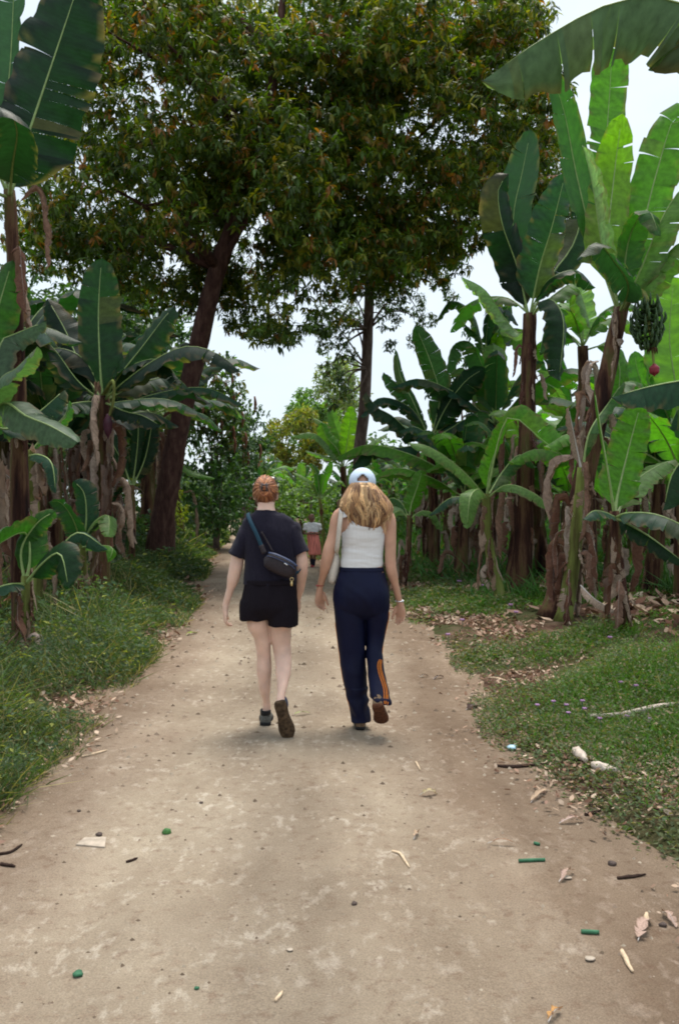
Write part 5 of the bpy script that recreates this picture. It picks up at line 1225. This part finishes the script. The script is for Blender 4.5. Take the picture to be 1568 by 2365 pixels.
g = Geo(); g.rings(smooth_rings([sring(785, 885, 1309, .100, YB, 0), sring(784, 886, 1311, .103, YB, -.001), sring(784, 887, 1318, .105, YB, -.005), sring(785, 886, 1320, .103, YB, -.004)], 2)); link_mesh('waistband', g.mesh('waistband'), M['pants'], PT)
for legr, ang, c0 in ((rrR, .25, 3), (rl, 2.75, 6)):
    for k in range(3):
        pts = []
        for i, r in enumerate(legr[c0:]):
            t = i / (len(legr) - c0); a = ang + ((-1.3 * float(sstep((t - .38) / .12)) - .12 * math.sin(t * 14)) if ang < 1 else 0); n_ = len(r)
            x = ((a / 6.2832) * n_ + (k - 1) * 1.0) % n_; j = int(x); p = r[j].lerp(r[(j + 1) % n_], x - j)
            h = bvh.find_nearest(p)
            if h[0]: pts.append(h[0] + h[1] * .0012)
        g = Geo(); sm = [pts[max(0, i - 1)] * .25 + pts[i] * .5 + pts[min(len(pts) - 1, i + 1)] * .25 for i in range(len(pts))]
        g.tube(sm, [.0028] * 3, 6, n=len(sm) * 2); link_mesh('stripe', g.mesh('stripe'), M['orange'], PT)
# cap
g = Geo(); cc = hb + Vector((0, -.004, .040)); rx, ry, rz = .088, .110, .093
NA, NE = 44, 14
for e in range(NE + 1):
    el = R(-14) + (R(88) - R(-14)) * e / NE
    for a in range(NA):
        az = 6.2832 * a / NA; g.v.append(cc + Vector((rx * math.cos(el) * math.cos(az), ry * math.cos(el) * math.sin(az), rz * math.sin(el)))); g.c.append((1, 1, 1)); g.uv.append((0, 0))
for e in range(NE):
    for a in range(NA):
        az = 6.2832 * (a + .5) / NA; el = R(-14) + (R(88) - R(-14)) * (e + .5) / NE
        da = abs((az - 4.712)); zz = (el - R(-3)) / R(32)
        if zz > 0 and (da / .46) ** 2 + max(0, zz) ** 2 < 1: continue
        g.f.append((e * NA + a, e * NA + (a + 1) % NA, (e + 1) * NA + (a + 1) % NA, (e + 1) * NA + a)); g.m.append(0)
cm = g.mesh('cap'); capo = link_mesh('cap', cm, M['cap'], PB); s_ = capo.modifiers.new('s', 'SOLIDIFY'); s_.thickness = .003; s_.offset = 1
g = Geo(); rs = []
for i in range(9):
    x = -.075 + .15 * i / 8; d = .075 * math.sqrt(max(.02, 1 - (x / .08) ** 2)); y0 = ry * math.sqrt(max(0, 1 - (x / rx) ** 2)) * .95
    z = -.022 - 2.2 * x * x; rs.append([cc + Vector((x, y0, z)), cc + Vector((x, y0 + d * .5, z - .006)), cc + Vector((x, y0 + d, z - .018)), cc + Vector((x, y0 + d, z - .021)), cc + Vector((x, y0 + d * .5, z - .010)), cc + Vector((x, y0, z - .004))])
g.rings(rs); link_mesh('brim', g.mesh('brim'), M['cap'], capo)
g = Geo(); pts = [cc + Vector((1.02 * rx * math.cos(R(-9)) * math.cos(a), 1.02 * ry * math.cos(R(-9)) * math.sin(a), rz * math.sin(R(-9)))) for a in [4.712 + (k - 5) * .12 for k in range(11)]]
g.ribbon(pts, .016, Vector((-.6, -1, .0)), .003); link_mesh('back_strap', g.mesh('back_strap'), M['cap'], capo)
g = Geo(); pts = [cc + Vector((1.025 * rx * math.cos(R(-14)) * math.cos(a), 1.025 * ry * math.cos(R(-14)) * math.sin(a), rz * math.sin(R(-14)))) for a in [k * .2618 for k in range(25)]]
g.tube(pts, [.0028] * 3, 5, n=60); link_mesh('edge_binding', g.mesh('edge_binding'), M['capd'], capo)
g = Geo(); g.ball(cc + Vector((0, 0, rz)), .006, .006, .004, 8); link_mesh('top_button', g.mesh('top_button'), M['cap'], capo)
# long hair
rg = random.Random(9)
HB = [(813, 861, 1112, .082, -.0), (809, 866, 1119, .097, -.004), (799, 880, 1136, .110, -.012), (791, 894, 1154, .112, -.028), (788, 903, 1174, .098, -.045), (799, 899, 1189, .078, -.060), (809, 887, 1205, .058, -.072), (822, 870, 1224, .030, -.078)]
hr = smooth_rings([sring(a, b, v, ry, YB, yc, n=40, p=2.0) for a, b, v, ry, yc in HB], 4)
TB = [(.66, .37, .16), (.42, .21, .085), (.88, .58, .30), (.24, .105, .045), (.76, .47, .22), (.56, .30, .125)]
g = Geo(); g.rings([shrink(r, .93) for r in hr], col=(.23, .105, .048)); nR = len(hr)
for cl_ in range(150):
    th0 = rg.uniform(0, 40); i0 = rg.randint(1, 5); i1_ = rg.randint(int(nR * .55), nR - 1)
    if 3 < th0 < 17 and rg.random() < .6: continue
    b0 = rg.uniform(.55, 1.4); ph = rg.random() * 6; am = rg.uniform(.3, 1.5); out0 = rg.uniform(.96, 1.05); tone = rg.choice(TB); fq = rg.uniform(5, 9)
    for st_ in range(11):
        th = th0 + rg.gauss(0, .7); i1 = min(nR - 1, max(8, i1_ + rg.randint(-3, 2))); b = b0 * rg.uniform(.8, 1.25); pts = []
        for q in range(9):
            t = q / 8; i = i0 + (i1 - i0) * t; ii = int(i); fr = i - ii; ii2 = min(nR - 1, ii + 1)
            x = (th + (th0 - th) * t * .7 + am * t * math.sin(ph + t * fq)) % 40; j = int(x); fj = x - j
            p = hr[ii][j].lerp(hr[ii][(j + 1) % 40], fj).lerp(hr[ii2][j].lerp(hr[ii2][(j + 1) % 40], fj), fr)
            c = sum(hr[ii], Vector()) / 40; p = c + (p - c) * (out0 + .05 * t * math.sin(ph * 2 + t * fq)); pts.append(p)
        r = rg.uniform(.0014, .0034); g.tube(pts, [r * .6, r, r * .8, r * .2], 4, n=18, col=tuple(x * b for x in tone), flat=.7)
for k in range(46):      # stray hairs and the flick at the right
    th = rg.choice([rg.uniform(-4, 4), rg.uniform(18, 40)]) % 40; i = rg.randint(int(nR * .35), nR - 4); p = hr[i][int(th)]; c = sum(hr[i], Vector()) / 40; o = (p - c).normalized()
    g.tube([p, p + o * rg.uniform(.004, .014) + Vector((0, 0, -.03)), p + o * rg.uniform(.0, .022) + Vector((rg.uniform(-.015, .015), 0, -rg.uniform(.05, .085)))], [.0022, .0018, .0008], 4, n=8, col=rg.choice(TB))
g.obj('hair', M['hair'], PB)
g = Geo(); c = W(922, 1388, YB + .03); g.tube([c + Vector((.027 * math.cos(a), .024 * math.sin(a), .002 * math.sin(a))) for a in [k * .628 for k in range(11)]], [.0035] * 3, 6, n=30)
g.ball(c + Vector((.020, -.02, 0)), .010, .006, .010, 10); g.obj('wristwatch', M['silver'], PB)
g = Geo(); c = W(739, 1353, YB + .045); g.tube([c + Vector((.026 * math.cos(a), .024 * math.sin(a), .002)) for a in [k * .628 for k in range(11)]], [.003] * 3, 6, n=30)
c = c + Vector((0, 0, .012)); g.obj('thread_bracelet', M['thread'], PB)
shoe('shoe', Vector((W(832, 1691, 5.70).x, 5.70, .004)), Vector((.0, 1, 0)), Vector((0, 0, 1)), (M['suede'], M['black']), PB, .26, .092, .075, .022)
hl = W(872, 1633, 5.42); tt = W(881, 1666, 5.58)
shoe('shoe', hl, tt - hl, Vector((0, .9, .9)), (M['suede'], M['soler']), PB, .255, .104, .085, .024)
# cream shoulder bag
tb = W(772, 1312, YB + .06); TB_ = empty('shoulder_bag', tb); tag(TB_, 'cream canvas shoulder bag hanging under the left arm of the capped woman', 'bag')
g = Geo(); rs = []
for z, ry, rx in ((.11, .105, .016), (.06, .115, .030), (-.02, .12, .038), (-.08, .112, .034), (-.10, .09, .018)):
    rs.append([tb + Vector((rx * math.cos(a) + .01 * math.sin(z * 20), ry * math.copysign(abs(math.sin(a)) ** .7, math.sin(a)), z)) for a in [6.2832 * j / 20 for j in range(20)]])
g.rings(smooth_rings(rs, 3)); g.obj('bag_body', M['tote'], TB_)
g = Geo(); g.ribbon([tb + Vector((.005, -.07, .09)), W(779, 1262, 5.655), W(784, 1215, 5.64), W(788, 1182, 5.68), W(789, 1166, 5.75), W(788, 1182, 5.83), tb + Vector((.005, .08, .09))], .034, Vector((-.3, -1, .1)), .004, n=50); g.obj('shoulder_strap', M['tote'], TB_)

# ---------------------------------------------------------------- girl walking towards the camera
YG = 21.0
hg = W(720, 1196.5, YG); g = Geo(); head(g, hg, .92, -1)
g.rings(smooth_rings([sring(716, 725, 1202, .045, YG, .01), sring(715.5, 725.5, 1207, .045, YG), sring(706, 736, 1211, .06, YG), sring(707, 736, 1218, .075, YG), sring(710, 734, 1230, .072, YG), sring(710, 734, 1245, .08, YG), sring(715, 730, 1258, .06, YG)], 3))
for s, ux in ((-1, 706), (1, 737)):
    g.tube([W(ux, 1211, YG), W(ux + s * 2.5, 1221, YG + .03), W(ux + s * 2.0, 1231, YG + .02), W(ux - s * 3, 1233, YG - .10), W(ux - s * 7, 1232, YG - .14)], [.036, .032, .028, .022, .018], 10, n=20)
    hand(g, W(ux - s * 7, 1232, YG - .14), Vector((-s, -.3, 0)), Vector((0, .9, -.3)), Vector((0, 0, 1)), .72, (30, 40, 35))
g.tube([W(717.5, 1250, YG), W(719, 1275, YG + .03), W(719, 1290, YG + .08), W(720, 1305, YG + .13)], [.06, .042, .038, .024], 12, n=20)
g.tube([W(727, 1250, YG), W(727, 1275, YG - .06), W(726, 1292, YG - .04), W(724, 1307, YG - .02)], [.06, .042, .038, .024], 12, n=20)
bG = Vector((W(722, 1300, YG).x, YG, 0))
PG = person('young girl in white blouse and coral skirt walking towards the two women', bG, fuse(g, 'person', .008, 3), M['skind'])
eyes(hg, PG, .92, -1)
g = Geo(); g.ball(hg + Vector((0, .026, .028)), .068, .076, .080, 16, col=(.012, .009, .008)); g.obj('hair', M['hair'], PG)
g = Geo(); g.rings(smooth_rings([sring(713, 728, 1206, .055, YG), sring(706, 736, 1210, .075, YG), sring(706, 737, 1219, .092, YG), sring(709, 735, 1229, .088, YG)], 3))
for s, ux in ((-1, 706), (1, 737.5)):
    g.ball(W(ux, 1214, YG), .062, .066, .070, 14); g.ball(W(ux + s * 1.5, 1221, YG), .055, .06, .05, 14)
link_mesh('blouse', fuse(g, 'blouse', .008, 2, lambda p, n: .008 * fb(p * 16)), M['dress'], PG)
g = Geo(); rs = []
for i, (ul, ur, v) in enumerate(((710, 734, 1228), (709, 737, 1238), (711, 739, 1252), (712, 741, 1268), (713, 741, 1281))):
    r = sring(ul, ur, v, .085 + .02 * i, YG, n=48); c = sum(r, Vector()) / 48; rs.append([c + (p - c) * (1 + .022 * i * math.sin(j * 1.05)) for j, p in enumerate(r)])
g.rings(hollow(smooth_rings(rs, 3), 4, .9)); g.obj('skirt', M['coral'], PG)
for a, b in (((719, 1289, .075), (720, 1304, .13)), ((726, 1291, -.045), (724, 1306, -.02))):
    g = Geo(); g.tube([W(a[0], a[1], YG + a[2]), W(b[0], b[1], YG + b[2])], [.042, .032], 10, n=6); g.obj('sock', M['sock'], PG)
shoe('shoe', Vector((W(724, 1300, YG).x, YG + .02, .0)), Vector((0, -1, 0)), Vector((0, 0, 1)), (M['thread'], M['black']), PG, .20, .075, .05, .015)
shoe('shoe', Vector((W(720, 1300, YG).x, YG + .16, .02)), Vector((0, -1, -.2)), Vector((0, -.2, 1)), (M['thread'], M['black']), PG, .20, .075, .05, .015)
# ================================================================== SMALL THINGS ON THE GROUND
M['greenw'] = simple('bright_green_skin', (.06, .17, .045), .7, .4, 30, .5, .3)
M['greens'] = simple('green_cut_stalk', (.035, .13, .065), .75, .4, 30, .3, .2)
M['stone'] = simple('grey_buff_stone', (.42, .35, .28), .9, .15, 20, .25, .5)
M['stoned'] = simple('dark_stone', (.10, .075, .065), .9, .15, 30, .3, .5)
M['stick'] = simple('dark_twig_bark', (.045, .028, .022), .9, .1, 40, .4, .5)
M['straw'] = simple('pale_straw', (.62, .47, .32), .85, .15, 40, .25, .3)
M['bone'] = simple('bleached_stalk', (.60, .50, .42), .85, .15, 30, .2, .3)
M['plastic'] = simple('pale_blue_plastic', (.42, .62, .72), .35, .5, 20, .2, .2)
M['flower'] = simple('mauve_petals', (.42, .24, .42), .8, .2, 60, .25, 0)
def on(u, v, dz=0): p = G(u, v); p.z += dz; return p
def pebble(name, label, cat, u, v, r, mat, seed, sq=.6):
    c = on(u, v, r * .4); g = Geo(); g.ball(c, r, r * .85, r * sq, 12)
    g.v = [c + (p - c) * (1 + .35 * noise.noise(p * (1.2 / r) + Vector((seed, 0, 0)))) for p in g.v]
    return tag(g.obj(name, mat, None, c), label, cat)
def twig(name, label, cat, pts, r, mat, n=12, flat=1.0, lift=0):
    pp = [on(*p[:2], r * .8 + (p[2] if len(p) > 2 else 0) + lift) for p in pts]; g = Geo()
    rr = [r * .8, r * 1.1, r * .9, r * .5]; g.tube(pp, rr, 7, n=n, flat=flat, wob=.5, hint=Vector((0, 0, 1)))
    return tag(g.obj(name, mat, None, pp[0]), label, cat)
def scrap(label, u0, v0, u1, v1, wpx, tint, seed, cat='dry leaf', name='dry_leaf', lift=.02):
    a, b = on(u0, v0, .006), on(u1, v1, .006); m = (a + b) / 2 + Vector((0, 0, lift)); Y = (a.y + b.y) / 2
    g = leaf_geo([a, m, b], wpx * .85 * Y / F, seed, fold=-12, hint=Vector((0, 0, 1)), tears=1, crump=.012, tint=tint, pet=.05, rib=.002, n=12, m=3, sweep=.1, curl=-20)
    return tag(g.obj(name, [M['dryleaf'], M['dryleaf']], None, a), label, cat)
# green things
o = pebble('green_fruit', 'small round green fruit lying alone on the left half of the road', 'fruit', 386, 1926, .021, M['greenw'], 1, .8)
o = pebble('green_scrap', 'short dark green chunk on the road near the bottom left', 'plant scrap', 180, 2256, .018, M['greens'], 2, .5)
def stalk(label, u0, v0, u1, v1, r):
    a, b = on(u0, v0, r), on(u1, v1, r); g = Geo(); g.tube([a, a.lerp(b, .5), b], [r, r * 1.05, r * .95], 8, n=6); return tag(g.obj('green_stalk', M['greens'], None, a), label, 'stalk', )
stalk('long green cut stalk lying flat on the right side of the road', 1197, 1998, 1258, 1999, .0075)
stalk('short green cut stalk nearer the bottom right corner', 1341, 2166, 1383, 2170, .0075)
stalk('stubby bit of green stalk just above the long green one', 1233, 1958, 1245, 1962, .007)
pebble('green_scrap', 'tiny green scrap near the bottom edge of the road', 'plant scrap', 455, 2290, .008, M['greens'], 4)
pebble('wrapper', 'crumpled pale blue and white wrapper at the right road edge', 'litter', 1182, 1732, .035, M['plastic'], 5, .45)
# stones
for i, (lab, u, v, r, m) in enumerate([
    ('dark pebble on the road straight below the walkers', 818, 2097, .012, 'stoned'), ('dark pebble left of the green fruit', 183, 1878, .010, 'stoned'),
    ('dark pebble between green fruit and the walkers', 465, 1858, .010, 'stoned'), ('larger dark round stone at the right edge near the bottom', 1412, 2005, .018, 'stoned'), ('whitish round stone low on the right of the road', 1362, 2228, .017, 'stone'),
    ('small dark stone above the pale one on the left', 230, 1928, .016, 'stoned'), ('pale stone low centre of the road', 670, 2205, .012, 'stone'), ('dark stone in the bottom right corner', 1530, 2150, .014, 'stoned'), ('pale flat stone right of centre low on the road', 1310, 2040, .018, 'stone')]):
    g = pebble('stone', lab, 'stone', u, v, r, M[m], i + 10, .22 if m == 'stone' else .6)
# sticks
twig('stick', 'curved dark stick entering from the left edge of the road', 'stick', [(-10, 1982), (20, 1977), (38, 1968), (52, 1957)], .007, M['stick'])
twig('stick', 'short dark stick at the left edge just below the curved one', 'stick', [(2, 2006), (18, 2008), (36, 2010)], .008, M['stick'])
twig('stick', 'small dark twig below the green fruit', 'stick', [(292, 1990), (305, 1987), (318, 1982)], .006, M['stick'])
twig('stick', 'dark stick lying at the right road edge below the blue wrapper', 'stick', [(1143, 1772), (1180, 1776), (1225, 1772), (1245, 1768)], .010, M['stick'])
twig('stick', 'black short stick on the right litter strip above the green stalks', 'stick', [(1350, 1892), (1368, 1888), (1386, 1882)], .009, M['stick'])
twig('stick', 'dark stick among the litter in the lower right', 'stick', [(1425, 2040), (1455, 2036), (1490, 2030)], .007, M['stick'])
twig('stick', 'dark piece of bark on the left verge edge', 'stick', [(60, 1748), (90, 1755), (125, 1760)], .014, M['stick'])
twig('stick', 'pale thin stick pointing from the left verge onto the road', 'stick', [(190, 1755), (215, 1750), (248, 1741)], .007, M['straw'])
twig('straw', 'pale straw on the road right of the walkers\' shoes', 'straw', [(960, 1758), (966, 1770), (970, 1778)], .006, M['straw'])
twig('straw', 'bent straw on the road in front of the walkers', 'straw', [(905, 1975), (925, 1982), (935, 1998), (945, 2012)], .006, M['straw'])
twig('straw', 'pale straw in the lower right corner of the road', 'straw', [(1435, 2212), (1447, 2240), (1460, 2262)], .008, M['straw'])
twig('straw', 'short straw at the bottom of the road left of centre', 'straw', [(636, 2322), (645, 2312), (652, 2300)], .0055, M['straw'])
twig('straw', 'upright pale straw among dead leaves at the right', 'straw', [(1492, 2125), (1490, 2150), (1484, 2160)], .008, M['straw'])
twig('straw', 'thin pale stem across the grass edge beside the right bend', 'straw', [(1128, 1568), (1150, 1576), (1172, 1584)], .008, M['straw'])
twig('dead_stalk', 'long bleached stalk lying in the grass at the right edge', 'dead stalk', [(1362, 1690), (1430, 1692), (1500, 1684), (1575, 1678)], .018, M['bone'], lift=.05)
twig('dead_stalk', 'chopped bleached stalk piece leaning at the right verge', 'dead stalk', [(1328, 1766), (1340, 1785), (1352, 1800)], .030, M['bone'], lift=.015)
twig('dead_stalk', 'whitish split stalk piece beside the chopped one', 'dead stalk', [(1368, 1806), (1395, 1815), (1425, 1822)], .026, M['bone'], lift=.01)
twig('stick', 'thin pale twig right of the whitish split stalk', 'stick', [(1432, 1828), (1465, 1832), (1500, 1834)], .009, M['straw'])
# leaves one can single out
T_ = (.50, .36, .25); T2_ = (.36, .22, .15); TP = (.47, .33, .27)
for i, a in enumerate([('yellowish curled leaf on the road right of centre', 968, 1836, 1012, 1834, 20, (.52, .42, .24)), ('pale green leaf beside the raised shoe of the red haired woman', 676, 1655, 718, 1650, 10, (.40, .42, .20)),
    ('dark curled leaf on the road right of the capped woman', 1075, 1640, 1108, 1628, 22, (.07, .045, .04)), ('small dark leaf near the right grass edge', 1000, 1568, 1025, 1563, 12, (.07, .045, .04)), ('second small dark leaf left of the other one', 968, 1562, 990, 1560, 10, (.08, .05, .04)),
    ('yellow green fresh leaf beside the hand of the red haired woman', 430, 1470, 456, 1465, 14, (.28, .38, .05)), ('broad pinkish dead leaf at the lower right corner', 1472, 2190, 1500, 2135, 34, TP), ('pink brown leaf touching the right frame edge', 1530, 2120, 1560, 2155, 26, TP),
    ('folded tan leaf between the two green stalks', 1290, 2050, 1320, 2025, 24, TP), ('star shaped cluster leaf on the right road edge', 1225, 1862, 1265, 1830, 16, T_), ('large tan leaf flat on the right road margin', 1290, 1912, 1345, 1905, 18, TP), ('orange brown leaf at the very bottom of the road', 1265, 2365, 1300, 2340, 22, (.6, .33, .13)),
    ('tan leaf scrap in the middle of the road below the walkers', 955, 1945, 968, 1925, 14, T_), ('dry leaf stem on the right margin', 1125, 1955, 1190, 1960, 8, T2_), ('brown leaf in the road centre behind the walkers', 730, 1432, 748, 1430, 10, (.2, .16, .06)), ('curled brown leaf on the left road edge', 170, 1640, 210, 1625, 18, T_)]):
    scrap(a[0], a[1], a[2], a[3], a[4], a[5], a[6], i + 3)
# mauve flowers of the right verge
fl = [(1272, 1660), (1300, 1655), (1335, 1668), (1348, 1672), (1320, 1680), (1428, 1632), (1462, 1645), (1455, 1700), (1490, 1710), (1180, 1420), (1192, 1440), (1060, 1355), (1115, 1375), (1405, 1520), (1470, 1560), (1250, 1670), (1385, 1700), (1030, 1480), (1065, 1448)]
for i, (u, v) in enumerate(fl):
    p = on(u, v + 14); e = empty('wild_flower', p); tag(e, 'tiny mauve wild flower among the grass of the right verge', 'flower', 'mauve wild flowers on the right verge')
    rg = random.Random(i); h = rg.uniform(.09, .15); top = p + Vector((rg.uniform(-.03, .03), 0, h)); g = Geo(); g.tube([p, (p + top) / 2 + Vector((.01, 0, 0)), top], [.003, .0025, .002], 5, n=5); g.obj('stem', M['greens'], e)
    g = Geo(); k = p.y / 6
    for q in range(9):
        a = q * .7; d = Vector((math.cos(a), math.sin(a), .5 + .3 * (q % 2))).normalized(); g.tube([top, top + d * .012 * k, top + d * .02 * k], [.003, .006 * k, .002], 5, n=4)
    g.obj('petals', M['flower'], e)

a, b, c, d = on(176, 1955), on(243, 1957), on(246, 1934), on(196, 1937); g = Geo()
g.rings([[p + Vector((0, 0, z)) for p in (a, b, c, d)] for z in (-.004, .007, .009)]); g.v[8:12] = [p.lerp((a + b + c + d) / 4, .06) + Vector((0, 0, .0)) for p in g.v[8:12]]
tag(g.obj('stone', M['stone'], None, (a + c) / 2, False), 'flat pale angular slab set in the road at lower left', 'stone')
